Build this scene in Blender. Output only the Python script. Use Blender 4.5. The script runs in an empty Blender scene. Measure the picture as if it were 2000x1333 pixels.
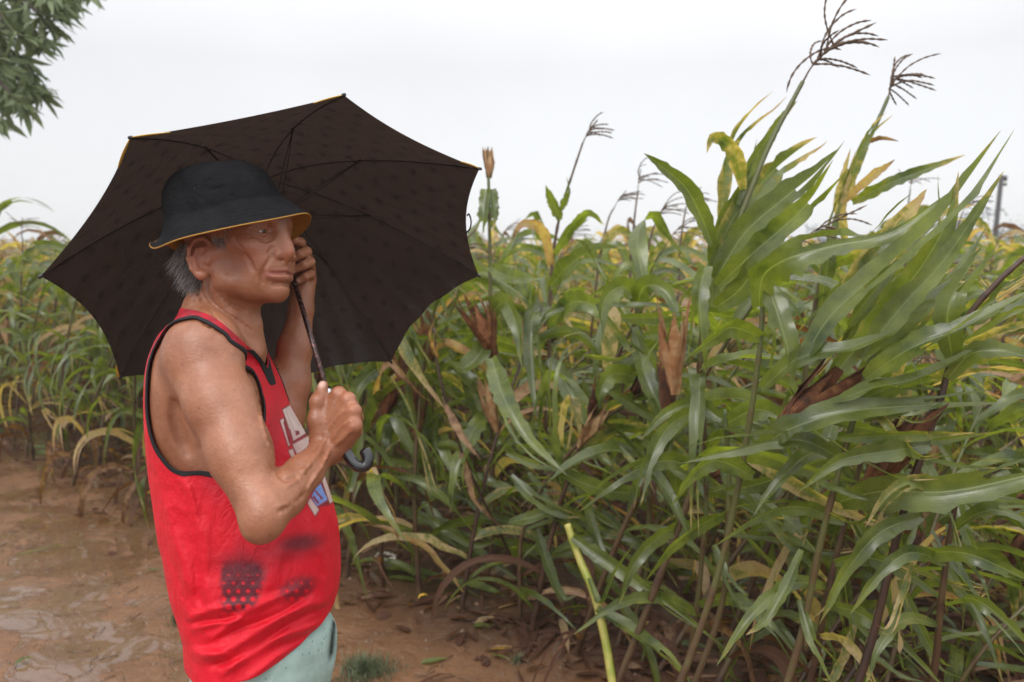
import bpy, math, random
import numpy as np
from mathutils import Vector, Matrix
R = math.radians
scene = bpy.context.scene
col = scene.collection

# ------------------------------------------------------------------ camera
CAM_H = 1.45
PITCH = math.atan(166.5 / 1555.56)
cam_d = bpy.data.cameras.new("camera")
cam_d.lens = 28.0
cam_d.sensor_width = 36.0
cam_d.clip_start = 0.05
cam_d.clip_end = 2000.0
cam_d.dof.use_dof = True
cam_d.dof.focus_distance = 1.42
cam_d.dof.aperture_fstop = 4.2
cam = bpy.data.objects.new("camera", cam_d)
col.objects.link(cam)
cam.location = (0, 0, CAM_H)
cam.rotation_euler = (R(90) - PITCH, 0, 0)
scene.camera = cam

# ------------------------------------------------------------------ overcast sky and soft sun
SUN_EL, SUN_AZ = 52.0, 205.0
world = bpy.data.worlds.new("World")
scene.world = world
world.use_nodes = True
wt = world.node_tree
wt.nodes.clear()
def wn(t, **k):
    n = wt.nodes.new(t)
    for a, b in k.items():
        setattr(n, a, b)
    return n
w_out = wn("ShaderNodeOutputWorld")
w_sky = wn("ShaderNodeTexSky", sky_type='NISHITA', sun_disc=False)
w_sky.sun_elevation = R(SUN_EL)
w_sky.sun_rotation = R(SUN_AZ)
w_bs = wn("ShaderNodeBackground"); w_bs.inputs[1].default_value = 0.05
w_bc = wn("ShaderNodeBackground")
w_add = wn("ShaderNodeAddShader")
w_tc = wn("ShaderNodeTexCoord")
w_sep = wn("ShaderNodeSeparateXYZ")
w_map = wn("ShaderNodeMapRange")
w_map.inputs[1].default_value = 0.22; w_map.inputs[2].default_value = 1.0
w_map.inputs[3].default_value = 0.55; w_map.inputs[4].default_value = 2.1
w_noise = wn("ShaderNodeTexNoise")
w_noise.inputs['Scale'].default_value = 1.6
w_noise.inputs['Detail'].default_value = 5.0
w_noise.inputs['Roughness'].default_value = 0.55
w_mr2 = wn("ShaderNodeMapRange")
w_mr2.inputs[1].default_value = 0.3; w_mr2.inputs[2].default_value = 0.7
w_mr2.inputs[3].default_value = 0.88; w_mr2.inputs[4].default_value = 1.10
w_mul = wn("ShaderNodeMath", operation='MULTIPLY')
L = wt.links.new
L(w_tc.outputs['Generated'], w_sep.inputs[0]); L(w_sep.outputs[2], w_map.inputs[0])
L(w_tc.outputs['Generated'], w_noise.inputs['Vector']); L(w_noise.outputs[0], w_mr2.inputs[0])
L(w_map.outputs[0], w_mul.inputs[0]); L(w_mr2.outputs[0], w_mul.inputs[1])
w_bc.inputs[0].default_value = (0.99, 0.985, 1.0, 1)
L(w_mul.outputs[0], w_bc.inputs[1])
w_hs = wn('ShaderNodeHueSaturation'); w_hs.inputs['Saturation'].default_value = 0.25
L(w_sky.outputs[0], w_hs.inputs['Color']); L(w_hs.outputs[0], w_bs.inputs[0])
L(w_bs.outputs[0], w_add.inputs[0]); L(w_bc.outputs[0], w_add.inputs[1])
L(w_add.outputs[0], w_out.inputs[0])
sun_d = bpy.data.lights.new("sun", 'SUN')
sun_d.energy = 1.3
sun_d.angle = R(22)
sun_d.color = (1.0, 0.97, 0.93)
sun = bpy.data.objects.new("sun", sun_d)
col.objects.link(sun)
sun.rotation_euler = (R(38), 0, R(-25))
scene.view_settings.view_transform = 'Standard'
scene.view_settings.look = 'None'
scene.view_settings.exposure = 0.22
scene.view_settings.gamma = 1.0
scene.render.engine = 'CYCLES'
scene.cycles.max_bounces = 6
scene.cycles.transparent_max_bounces = 8
scene.cycles.use_denoising = True

# ------------------------------------------------------------------ helpers
F = 1555.56                       # focal length in pixels of the 2000 px wide photograph
CP, SP = math.cos(PITCH), math.sin(PITCH)
def C(px, py, d):                 # camera-space point (right, up, depth) of a photo position at a depth
    return np.array([(px - 1000) / F * d, (666.5 - py) / F * d, d])
def W(p):                         # camera space -> world
    p = np.asarray(p, dtype=float)
    x, y, d = p[..., 0], p[..., 1], p[..., 2]
    return np.stack([x, d * CP + y * SP, CAM_H + y * CP - d * SP], -1)
def WI(p):                        # world -> camera space
    p = np.asarray(p, dtype=float)
    x, Y, Z = p[..., 0], p[..., 1], p[..., 2] - CAM_H
    return np.stack([x, Z * CP + Y * SP, Y * CP - Z * SP], -1)
def PX(p):
    return 1000 + F * p[..., 0] / p[..., 2], 666.5 - F * p[..., 1] / p[..., 2]

def mat(name, base=(0.5, 0.5, 0.5), rough=0.6, spec=0.5, **kw):
    m = bpy.data.materials.new(name)
    m.use_nodes = True
    b = m.node_tree.nodes['Principled BSDF']
    b.inputs['Base Color'].default_value = (*base, 1)
    b.inputs['Roughness'].default_value = rough
    b.inputs['Specular IOR Level'].default_value = spec
    for k, v in kw.items():
        b.inputs[k.replace('_', ' ')].default_value = v
    return m
class NT:                         # terse node graph building
    def __init__(s, m):
        s.m = m; s.t = m.node_tree; s.b = s.t.nodes['Principled BSDF']
        s.out = [n for n in s.t.nodes if n.type == 'OUTPUT_MATERIAL'][0]
    def n(s, t, ins=None, **k):
        nd = s.t.nodes.new(t)
        for a, b in k.items(): setattr(nd, a, b)
        for a, v in (ins or {}).items():
            if isinstance(v, bpy.types.NodeSocket): s.t.links.new(v, nd.inputs[a])
            else: nd.inputs[a].default_value = v
        return nd
    def l(s, a, b): s.t.links.new(a, b)
    def noise(s, vec, scale, detail=3, rough=0.55, dist=0.0):
        return s.n("ShaderNodeTexNoise", {'Vector': vec, 'Scale': scale, 'Detail': detail, 'Roughness': rough, 'Distortion': dist}).outputs[0]
    def ramp(s, fac, stops):
        r = s.n("ShaderNodeValToRGB", {0: fac})
        e = r.color_ramp.elements
        while len(e) < len(stops): e.new(0.5)
        for i, (p, c) in enumerate(stops):
            e[i].position = p; e[i].color = (*c, 1) if len(c) == 3 else c
        return r.outputs[0]
    def mix(s, fac, a, b, blend='MIX'):
        m = s.n("ShaderNodeMix", data_type='RGBA', blend_type=blend)
        for k, v in ((0, fac), (6, a), (7, b)):
            if isinstance(v, bpy.types.NodeSocket): s.t.links.new(v, m.inputs[k])
            else: m.inputs[k].default_value = v if k == 0 else ((*v, 1) if len(v) == 3 else v)
        return m.outputs[2]
    def math(s, op, a, b=0.0, c=None):
        m = s.n("ShaderNodeMath", operation=op)
        for k, v in ((0, a), (1, b), (2, c)):
            if v is None: continue
            if isinstance(v, bpy.types.NodeSocket): s.t.links.new(v, m.inputs[k])
            else: m.inputs[k].default_value = v
        return m.outputs[0]
    def mr(s, v, a, b, c, d):
        return s.n("ShaderNodeMapRange", {0: v, 1: a, 2: b, 3: c, 4: d}).outputs[0]
    def bump(s, h, strength, dist, normal=None):
        ins = {'Strength': strength, 'Distance': dist, 'Height': h}
        if normal is not None: ins['Normal'] = normal
        return s.n("ShaderNodeBump", ins).outputs[0]
    def attr(s, name, typ='GEOMETRY'):
        return s.n("ShaderNodeAttribute", attribute_name=name, attribute_type=typ)

def tag(o, label=None, cat=None, group=None, kind=None):
    if label: o['label'] = label
    if cat: o['category'] = cat
    if group: o['group'] = group
    if kind: o['kind'] = kind
    return o
def mesh_np(name, V, faces, mats, smooth=True, colors=None, midx=None, uv=None):
    """faces: an (n,4)/(n,3) int array or a list of such arrays"""
    me = bpy.data.meshes.new(name)
    V = np.asarray(V, dtype=np.float32)
    fl = faces if isinstance(faces, list) else [faces]
    fl = [np.asarray(f, dtype=np.int32) for f in fl if len(f)]
    me.vertices.add(len(V)); me.vertices.foreach_set("co", V.ravel())
    tot = np.concatenate([np.full(len(f), f.shape[1], dtype=np.int32) for f in fl])
    loops = np.concatenate([f.ravel() for f in fl])
    me.loops.add(len(loops)); me.loops.foreach_set("vertex_index", loops)
    me.polygons.add(len(tot))
    st = np.concatenate([[0], np.cumsum(tot)[:-1]]).astype(np.int32)
    me.polygons.foreach_set("loop_start", st)
    try: me.polygons.foreach_set("loop_total", tot)
    except Exception: pass
    me.polygons.foreach_set("use_smooth", np.full(len(tot), smooth))
    for m in (mats if isinstance(mats, (list, tuple)) else [mats]): me.materials.append(m)
    if midx is not None: me.polygons.foreach_set("material_index", np.asarray(midx, dtype=np.int32))
    if colors:
        for nm, c in colors.items():
            c = np.asarray(c, dtype=np.float32)
            if c.ndim == 1:
                at = me.attributes.new(nm, 'FLOAT', 'POINT'); at.data.foreach_set("value", c)
            elif c.shape[1] == 3:
                at = me.attributes.new(nm, 'FLOAT_COLOR', 'POINT')
                at.data.foreach_set("color", np.concatenate([c, np.ones((len(c), 1), np.float32)], 1).ravel())
    if uv is not None:
        ul = me.uv_layers.new(name="UVMap")
        ul.data.foreach_set("uv", np.asarray(uv, dtype=np.float32)[loops].ravel())
    me.update(calc_edges=True)
    me.validate()
    return me
def link(name, data, parent=None, loc=None):
    o = bpy.data.objects.new(name, data)
    col.objects.link(o)
    if parent is not None: o.parent = parent
    if loc is not None: o.location = loc
    return o
def empty(name, loc, label=None, cat=None, group=None):
    o = bpy.data.objects.new(name, None)
    col.objects.link(o); o.location = loc
    o.empty_display_size = 0.1
    return tag(o, label, cat, group)
def obj(name, V, faces, mats, parent=None, origin=None, **k):
    """link a mesh given in world coordinates under a parent Empty that only has a location"""
    V = np.asarray(V, dtype=float)
    off = np.array(parent.location) if parent is not None else (np.array(origin) if origin is not None else np.zeros(3))
    if parent is not None and parent.parent is not None: off = off + np.array(parent.parent.location)
    o = link(name, mesh_np(name, V - off, faces, mats, **k), parent)
    if parent is None: o.location = off
    return o
def tube(pts, rad, n=8, caps=True, ell=None):
    """swept tube through points -> (V, [quads, tris])"""
    pts = np.asarray(pts, dtype=float); m = len(pts)
    rad = np.broadcast_to(np.asarray(rad, dtype=float), (m,))
    T = np.gradient(pts, axis=0); T /= np.linalg.norm(T, axis=1)[:, None] + 1e-12
    up = np.array([0, 0, 1.0]) if abs(T[0, 2]) < 0.9 else np.array([1.0, 0, 0])
    N = np.cross(T[0], up); N /= np.linalg.norm(N)
    Vs = []
    a = np.linspace(0, 2 * np.pi, n, endpoint=False)
    for i in range(m):
        N = N - T[i] * N.dot(T[i]); N /= np.linalg.norm(N) + 1e-12
        B = np.cross(T[i], N)
        Vs.append(pts[i] + rad[i] * (np.cos(a)[:, None] * N + np.sin(a)[:, None] * B))
    V = np.concatenate(Vs)
    i, j = np.meshgrid(np.arange(m - 1), np.arange(n), indexing='ij')
    j2 = (j + 1) % n
    Q = np.stack([i * n + j, (i + 1) * n + j, (i + 1) * n + j2, i * n + j2], -1).reshape(-1, 4)
    if not caps: return V, [Q]
    V = np.concatenate([V, pts[:1], pts[-1:]])
    k = np.arange(n); k2 = (k + 1) % n
    T1 = np.stack([np.full(n, m * n), k, k2], -1)
    T2 = np.stack([np.full(n, m * n + 1), (m - 1) * n + k2, (m - 1) * n + k], -1)
    return V, [Q, np.concatenate([T1, T2])]
def join(parts):
    """[(V, [faces])...] -> (V, [faces by size])"""
    Vs, by, off = [], {}, 0
    for V, fl in parts:
        for f in fl:
            if len(f): by.setdefault(f.shape[1], []).append(np.asarray(f) + off)
        Vs.append(V); off += len(V)
    return np.concatenate(Vs), [np.concatenate(v) for v in by.values()]
def spline(P, n):
    """Catmull-Rom through control points (k,dim)"""
    P = np.asarray(P, dtype=float); k = len(P)
    E = np.concatenate([[2 * P[0] - P[1]], P, [2 * P[-1] - P[-2]]])
    t = np.linspace(0, k - 1, n); i = np.minimum(t.astype(int), k - 2); f = (t - i)[:, None]
    a, b, c, d = E[i], E[i + 1], E[i + 2], E[i + 3]
    return 0.5 * (2 * b + (c - a) * f + (2 * a - 5 * b + 4 * c - d) * f ** 2 + (3 * b - a - 3 * c + d) * f ** 3)
def vnoise(P, scale, seed=0):
    """cheap smooth pseudo-noise in [-1,1] from summed sines"""
    rs = np.random.RandomState(seed)
    out = np.zeros(P.shape[:-1])
    for i in range(7):
        k = rs.normal(size=3); k /= np.linalg.norm(k); k *= scale * (0.6 + 1.1 * rs.rand())
        out += np.sin(P @ k + rs.rand() * 6.28)
    return out / 3.2
def unit(v): v = np.asarray(v, float); return v / np.linalg.norm(v)
def lerp(a, b, t): return a + (b - a) * t
# ------------------------------------------------------------------ implicit modelling: smooth solids polygonised with surface nets
class Field:
    def __init__(s): s.p = []
    def add(s, kind, op, k, cen, rad, par, grp=''):
        s.p.append((kind, op, k, np.asarray(cen, float), rad, par, grp))
    def cone(s, a, b, ra, rb, k=0.01, op='u', grp=''):
        a = np.asarray(a, float); b = np.asarray(b, float)
        s.add('c', op, k, (a + b) / 2, np.linalg.norm(b - a) / 2 + max(ra, rb), (a, b, ra, rb), grp)
    def chain(s, pts, rads, k=0.01, op='u', grp=''):
        for i in range(len(pts) - 1):
            s.cone(pts[i], pts[i + 1], rads[i], rads[i + 1], k, op, grp)
    def ball(s, c, r, k=0.01, op='u', grp=''): s.cone(c, np.asarray(c) + 1e-6, r, r, k, op, grp)
    def ell(s, c, r, k=0.01, op='u', M=None, grp=''):
        M = np.eye(3) if M is None else np.asarray(M, float)      # rows: local axes
        s.add('e', op, k, c, max(r), (np.asarray(c, float), np.asarray(r, float), M), grp)
    def loft(s, ys, cx, cz, a, b, k=0.01, op='u', grp='', n=2.0):
        ys = np.asarray(ys, float)
        s.add('l', op, k, [np.mean(cx), (ys[0] + ys[-1]) / 2, np.mean(cz)], abs(ys[0] - ys[-1]) / 2 + max(max(a), max(b)) , (ys, cx, cz, a, b, n), grp)
    @staticmethod
    def prim(kind, par, P):
        if kind == 'c':
            a, b, ra, rb = par
            ba = b - a; q = P - a
            t = np.clip(q @ ba / (ba @ ba), 0, 1)
            d = q - t[:, None] * ba
            return np.sqrt(np.einsum('ij,ij->i', d, d)) - (ra + (rb - ra) * t)
        if kind == 'e':
            c, r, M = par
            q = (P - c) @ M.T
            k0 = np.sqrt(((q / r) ** 2).sum(1)); k1 = np.sqrt(((q / r ** 2) ** 2).sum(1)) + 1e-9
            return k0 * (k0 - 1) / k1
        ys, cx, cz, a, b, n = par                                    # ys ascending
        y = np.clip(P[:, 1], ys[0], ys[-1])
        A = np.interp(y, ys, a); B = np.interp(y, ys, b)
        x = (P[:, 0] - np.interp(y, ys, cx)); z = (P[:, 2] - np.interp(y, ys, cz))
        k0 = np.sqrt((x / A) ** 2 + (z / B) ** 2) + 1e-9
        k1 = np.sqrt((x / A ** 2) ** 2 + (z / B ** 2) ** 2) + 1e-9
        d = np.where(k0 > 0.2, k0 * (k0 - 1) / k1, -np.minimum(A, B) * (1 - k0))
        dy = np.maximum(np.abs(P[:, 1] - (ys[0] + ys[-1]) / 2) - (ys[-1] - ys[0]) / 2, 0)
        return np.where(dy > 0, np.sqrt(np.maximum(d, 0) ** 2 + dy ** 2), d)
    def ev(s, P, sel=None, far=0.06):
        d = np.full(len(P), far)
        for kind, op, k, c, r, par, g in (s.p if sel is None else sel):
            e = s.prim(kind, par, P)
            if op == 'u':
                h = np.maximum(k - np.abs(d - e), 0) / k
                d = np.minimum(d, e) - h * h * k * 0.25
            else:
                h = np.maximum(k - np.abs(d + e), 0) / k
                d = np.maximum(d, -e) + h * h * k * 0.25
        return d
    def near(s, c, r):
        return [p for p in s.p if np.linalg.norm(p[3] - c) < p[4] + r + p[2] + 0.03]
    def at(s, P, cell=0.05):
        """field at scattered points, culled cell by cell"""
        key = np.floor(P / cell).astype(int)
        o = np.lexsort(key.T); ks = key[o]
        br = np.nonzero(np.any(ks[1:] != ks[:-1], 1))[0] + 1
        out = np.zeros(len(P))
        for g in np.split(o, br):
            c = (key[g[0]] + 0.5) * cell
            out[g] = s.ev(P[g], s.near(c, cell))
        return out
    def grid(s, xs, ys, zs, B=20, fn=None):
        D = np.full((len(xs), len(ys), len(zs)), 0.06, np.float32)
        for i in range(0, len(xs), B):
            X = xs[i:i + B]
            for j in range(0, len(ys), B):
                Y = ys[j:j + B]
                for k in range(0, len(zs), B):
                    Z = zs[k:k + B]
                    lo = np.array([X[0], Y[0], Z[0]]); hi = np.array([X[-1], Y[-1], Z[-1]])
                    c = (lo + hi) / 2; rr = np.linalg.norm(hi - lo) / 2
                    sel = s.near(c, rr)
                    if not any(p[1] == 'u' for p in sel): continue
                    d0 = s.ev(c[None], sel)[0]
                    if abs(d0) > rr * 1.6 + 0.03:
                        D[i:i + B, j:j + B, k:k + B] = d0; continue
                    G = np.stack(np.meshgrid(X, Y, Z, indexing='ij'), -1).reshape(-1, 3)
                    v = s.ev(G, sel)
                    if fn is not None: v = fn(G, v)
                    D[i:i + B, j:j + B, k:k + B] = v.reshape(len(X), len(Y), len(Z))
        return D
def nets(xs, ys, zs, D):
    ax = [np.asarray(xs, float), np.asarray(ys, float), np.asarray(zs, float)]
    n = D.shape; S = D < 0
    cells, poss, quads = [], [], []
    def cid(i, j, k): return (i.astype(np.int64) * n[1] + j) * n[2] + k
    for a in range(3):
        sl0 = [slice(None)] * 3; sl1 = [slice(None)] * 3
        sl0[a] = slice(0, -1); sl1[a] = slice(1, None)
        X = S[tuple(sl0)] != S[tuple(sl1)]
        b, c = (a + 1) % 3, (a + 2) % 3
        idx = list(np.nonzero(X))
        ok = (idx[b] > 0) & (idx[c] > 0) & (idx[b] < n[b] - 1) & (idx[c] < n[c] - 1)
        idx = [q[ok] for q in idx]
        i2 = [q.copy() for q in idx]; i2[a] = i2[a] + 1
        d0 = D[tuple(idx)]; d1 = D[tuple(i2)]
        t = d0 / (d0 - d1)
        p = np.stack([ax[q][idx[q]] for q in range(3)], -1)
        p[:, a] += t * (ax[a][i2[a]] - ax[a][idx[a]])
        cs = []
        for db, dc in ((-1, -1), (0, -1), (0, 0), (-1, 0)):
            q = [w.copy() for w in idx]; q[b] = q[b] + db; q[c] = q[c] + dc
            cs.append(cid(*q))
        cs = np.stack(cs, -1)
        flip = ~S[tuple(idx)]
        cs2 = cs.copy(); cs2[flip] = cs2[flip][:, ::-1]
        quads.append(cs2); cells.append(cs.ravel()); poss.append(np.repeat(p, 4, axis=0))
    cells = np.concatenate(cells); poss = np.concatenate(poss); quads = np.concatenate(quads)
    u, inv = np.unique(cells, return_inverse=True)
    cnt = np.bincount(inv)
    V = np.stack([np.bincount(inv, poss[:, q]) / cnt for q in range(3)], -1)
    Q = np.searchsorted(u, quads)
    return V, Q
def smooth_mesh(V, Q, it=2, lam=0.5):
    E = np.concatenate([Q[:, [0, 1]], Q[:, [1, 2]], Q[:, [2, 3]], Q[:, [3, 0]]])
    n = len(V); deg = np.bincount(E.ravel(), minlength=n)[:, None]
    for w in [lam, -lam * 1.03] * it:
        A = np.stack([np.bincount(E[:, 0], V[E[:, 1], q], n) + np.bincount(E[:, 1], V[E[:, 0], q], n) for q in range(3)], -1)
        V = V + w * (A / np.maximum(deg, 1) - V)
    return V
def compact(V, Q, keep_f):
    Q = Q[keep_f]; u, inv = np.unique(Q, return_inverse=True)
    return V[u], inv.reshape(Q.shape), u
def vnormals(V, Q):
    n = np.cross(V[Q[:, 2]] - V[Q[:, 0]], V[Q[:, 3]] - V[Q[:, 1]])
    N = np.stack([np.bincount(Q.ravel(), np.repeat(n[:, q], 4), len(V)) for q in range(3)], -1)
    return N / (np.linalg.norm(N, axis=1)[:, None] + 1e-12)
def poly_sd(P, poly):
    """signed distance (negative inside) of 2D points to a closed polygon"""
    poly = np.asarray(poly, float); d = np.full(len(P), 1e9); ins = np.zeros(len(P), bool)
    for i in range(len(poly)):
        a, b = poly[i], poly[(i + 1) % len(poly)]
        e = b - a; w = P - a
        t = np.clip((w @ e) / (e @ e + 1e-12), 0, 1)[:, None]
        q = w - t * e
        d = np.minimum(d, np.einsum('ij,ij->i', q, q))
        c = ((a[1] > P[:, 1]) != (b[1] > P[:, 1]))
        xc = a[0] + (P[:, 1] - a[1]) / (b[1] - a[1] + 1e-12) * (b[0] - a[0])
        ins ^= c & (P[:, 0] < xc)
    return np.where(ins, -1, 1) * np.sqrt(d)
# ------------------------------------------------------------------ muddy ground
def graded(lo, hi, c, fine, grow):
    """coordinates fine near c and coarser away from it"""
    r = [c]; st = fine
    while r[-1] < hi: r.append(r[-1] + st); st *= grow
    l = [c]; st = fine
    while l[-1] > lo: l.append(l[-1] - st); st *= grow
    return np.array(sorted(set(l[1:] + r)))
def ground_h(x, y):
    P = np.stack([x, y, 0 * x], -1)
    near = np.clip(1.6 - np.hypot(x, y - 3) / 9, 0, 1)
    h = .014 * vnoise(P, 1.6, 31) + .007 * vnoise(P, 6, 32) + .003 * vnoise(P, 19, 33)
    e = edge_d(x, y)                                  # >0 inside the field
    h = h * near + np.clip((e + .2) / .5, 0, 1) * .03
    h += np.clip(e / 1.0, 0, 1) * .012 * np.sin(e * 9.5) * near
    return h
def edge_d(x, y):
    """distance inside the maize field; its edge runs from far left to near right"""
    return (x + 3.6) * .60 + (y - 5.5) * .80
gx = graded(-160, 260, -.6, .022, 1.026); gy = graded(-30, 420, 3.2, .022, 1.026)
X, Y = np.meshgrid(gx, gy, indexing='ij')
Z = ground_h(X, Y)
V = np.stack([X, Y, Z], -1).reshape(-1, 3)
ni, nj = len(gx), len(gy)
i, j = np.meshgrid(np.arange(ni - 1), np.arange(nj - 1), indexing='ij')
Q = np.stack([i * nj + j, (i + 1) * nj + j, (i + 1) * nj + j + 1, i * nj + j + 1], -1).reshape(-1, 4)
m_mud = mat("wet_mud", (.2, .12, .07), .5, .5)
g = NT(m_mud); pos = g.n("ShaderNodeNewGeometry").outputs['Position']
big = g.noise(pos, .9, 4, .6); mid = g.noise(pos, 5, 5, .65, .3); fine = g.noise(pos, 42, 5, .65)
cm = g.ramp(mid, [(.28, (.085, .031, .011)), (.5, (.165, .070, .027)), (.74, (.25, .120, .054))])
cm = g.mix(g.mr(big, .35, .65, 0, .55), cm, (.130, .062, .028))
cm = g.mix(g.mr(fine, .35, .70, 0, .35), cm, (.30, .165, .085))
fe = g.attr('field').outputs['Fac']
cm = g.mix(fe, cm, g.mix(g.mr(fine, .3, .7, 0, 1), (.022, .009, .005), (.060, .027, .014)))  # darker field soil, its colour deepened to stand for shade under the maize
film = g.math('ADD', g.mr(g.noise(pos, 3.0, 6, .66, .9), .445, .495, 0, 1), 0.0)
left = g.mr(g.n("ShaderNodeSeparateXYZ", {0: pos}).outputs[0], -1.2, -.4, 1, .25)
film = g.math('MULTIPLY', film, left)
g.l(g.mix(g.math('MULTIPLY', film, .45), cm, (.085, .042, .022)), g.b.inputs['Base Color'])
rough = g.math('MULTIPLY_ADD', film, -.2, g.mr(fine, .3, .7, .40, .62))
g.l(rough, g.b.inputs['Roughness'])
g.l(g.math('MULTIPLY', film, .9), g.b.inputs['Coat Weight']); g.b.inputs['Coat Roughness'].default_value = .04; g.b.inputs['Coat IOR'].default_value = 1.4
g.l(g.bump(g.noise(pos, 6, 2, .5), .12, .01), g.b.inputs['Coat Normal'])
hb = g.math('ADD', g.math('MULTIPLY', g.noise(pos, 13, 6, .68), 1.0), g.math('MULTIPLY', g.noise(pos, 70, 5, .75), .42))
hb = g.math('MULTIPLY', hb, g.mr(film, 0, 1, 1, .22))
g.l(g.bump(hb, .55, .03), g.b.inputs['Normal'])
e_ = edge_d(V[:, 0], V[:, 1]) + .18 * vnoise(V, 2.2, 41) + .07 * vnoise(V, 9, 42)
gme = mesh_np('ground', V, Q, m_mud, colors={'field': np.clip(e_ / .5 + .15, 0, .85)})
ground = tag(link('ground', gme), kind='structure')
def gz_at(x, y): return float(ground_h(np.array([x], float), np.array([y], float))[0])

# low misty ridge and tree line at the horizon
m_far = mat("far_trees", (.10, .12, .11), .9, .1)
g = NT(m_far); pos = g.n("ShaderNodeNewGeometry").outputs['Position']
g.l(g.mix(g.noise(pos, .25, 5, .6), (.13, .16, .15), (.24, .27, .27)), g.b.inputs['Base Color'])
rs = np.random.RandomState(77)
def far_tree(x, y, h, w, label):
    """a distant tree: tapered trunk, limbs and an uneven crown of leaf clumps"""
    t = empty('tree', (x, y, 0), label, 'tree', 'trees on the horizon')
    V, fl = tube([[0, 0, 0], [.1, 0, h * .3], [0, .1, h * .7]], [h * .03, h * .022, h * .008], 6)
    link('trunk', mesh_np('trunk', V, fl, m_far), t)
    n = 1500
    cl = rs.normal(size=(16, 3)) * [w * .24, w * .24, h * .15] + [0, 0, h * .62]
    c = cl[rs.randint(0, 16, n)] + rs.normal(size=(n, 3)) * [w * .09, w * .09, h * .06]
    s = h * .022
    a = rs.normal(size=(n, 3)); a /= np.linalg.norm(a, axis=1)[:, None]; b = np.cross(a, rs.normal(size=(n, 3))); b /= np.linalg.norm(b, axis=1)[:, None]
    V = np.stack([c - a * s, c + b * s * .6, c + a * s, c - b * s * .6], 1).reshape(-1, 3)
    link('crown', mesh_np('crown', V, np.arange(4 * n).reshape(-1, 4), m_far), t)
for px_c, dist, h, w, lb in ((1868, 62, 5.4, 7.0, 'grey misty tree on the horizon below the leaning utility pole'), (1905, 75, 5.2, 6.5, 'hazy tree standing close left of the utility pole'),
                           (1598, 70, 3.9, 3.2, 'small hazy tree on the horizon between two tall maize plants'), (1990, 68, 4.8, 7.5, 'grey tree at the right edge of the photo beyond the maize')):
    p = W(C(px_c, 480, dist)); far_tree(p[0], p[1], h, w, lb)
# utility pole with its wires
pb = W(C(1936, 500, 24.0)); pb[2] = 0
pole = empty('utility_pole', pb, 'dark leaning utility pole rising above the maize near the right edge', 'pole')
top = W(C(1956, 343, 24.0)) - pb
m_wood = mat("wet_pole_wood", (.045, .04, .038), .8)
V, fl = tube([[0, 0, 0], top * .5, top], [.085, .075, .068], 10); link('post', mesh_np('post', V, fl, m_wood), pole)
V, fl = join([tube([top * .955 + [.12, -.02, .0], top * .955 + [.12, -.02, .16]], .05, 8), tube([top * .93 + [.09, -.02, .0], top * .93 + [.16, -.02, .0]], .05, 6)])
link('insulator', mesh_np('insulator', V, fl, m_wood), pole)
# ------------------------------------------------------------------ the man

HC = np.array([-0.4765, 0.1355, 1.40])
HF, HL, HU = unit([0.94, 0, -0.34]), unit([0.34, 0, 0.94]), np.array([0, 1.0, 0])
HM = np.stack([HF, HL, HU])
def H(f, l, u): return HC + f * HF + l * HL + u * HU
def Hm(*rows): return np.stack([unit(r) for r in rows]) @ HM       # rows in head axes -> camera axes
TD = 1.44
def rows_to_loft(tab, d0=TD):
    ys, cx, cz, a, b = [], [], [], [], []
    for py, bk, fr, bb in sorted(tab, reverse=True):
        c = ((bk + fr) / 2 - 1000) / F * d0; w = (fr - bk) / 2 / F * d0
        s = c / d0
        ys.append((666.5 - py) / F * d0); cx.append(c); cz.append(d0); b.append(bb)
        a.append(math.sqrt(max(w * w - (s * bb) ** 2, (w * 0.55) ** 2)))
    ys = np.array(ys); t = np.linspace(ys[0], ys[-1], 60)
    P = np.stack([cx, cz, a, b], -1)
    # smooth interpolation of the section table
    k = np.searchsorted(ys, t, side='right').clip(1, len(ys) - 1)
    m = np.gradient(P, ys, axis=0)
    h = (ys[k] - ys[k - 1])[:, None]; x = ((t - ys[k - 1]) / (ys[k] - ys[k - 1]))[:, None]
    Q = (2 * x**3 - 3 * x**2 + 1) * P[k - 1] + (x**3 - 2 * x**2 + x) * h * m[k - 1] + (-2 * x**3 + 3 * x**2) * P[k] + (x**3 - x**2) * h * m[k]
    return t, Q[:, 0], Q[:, 1], Q[:, 2], Q[:, 3]
SKIN_TORSO = [(612, 385, 462, .085), (640, 338, 497, .125), (690, 310, 520, .145), (760, 302, 540, .152), (820, 301, 568, .152),
              (880, 305, 594, .15), (950, 312, 618, .148), (1020, 322, 636, .148), (1080, 336, 640, .15), (1150, 352, 634, .150),
              (1210, 368, 620, .142), (1280, 382, 622, .138), (1400, 396, 615, .135)]
SHIRT = [(640, 333, 500, .127), (690, 306, 525, .150), (760, 296, 550, .160), (800, 293, 573, .162), (850, 293, 602, .162), (900, 297, 627, .162), (950, 305, 645, .163),
         (1020, 315, 664, .167), (1080, 328, 670, .17), (1150, 345, 669, .175), (1200, 353, 657, .18), (1260, 359, 655, .184), (1330, 362, 655, .186), (1420, 366, 655, .187)]
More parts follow.
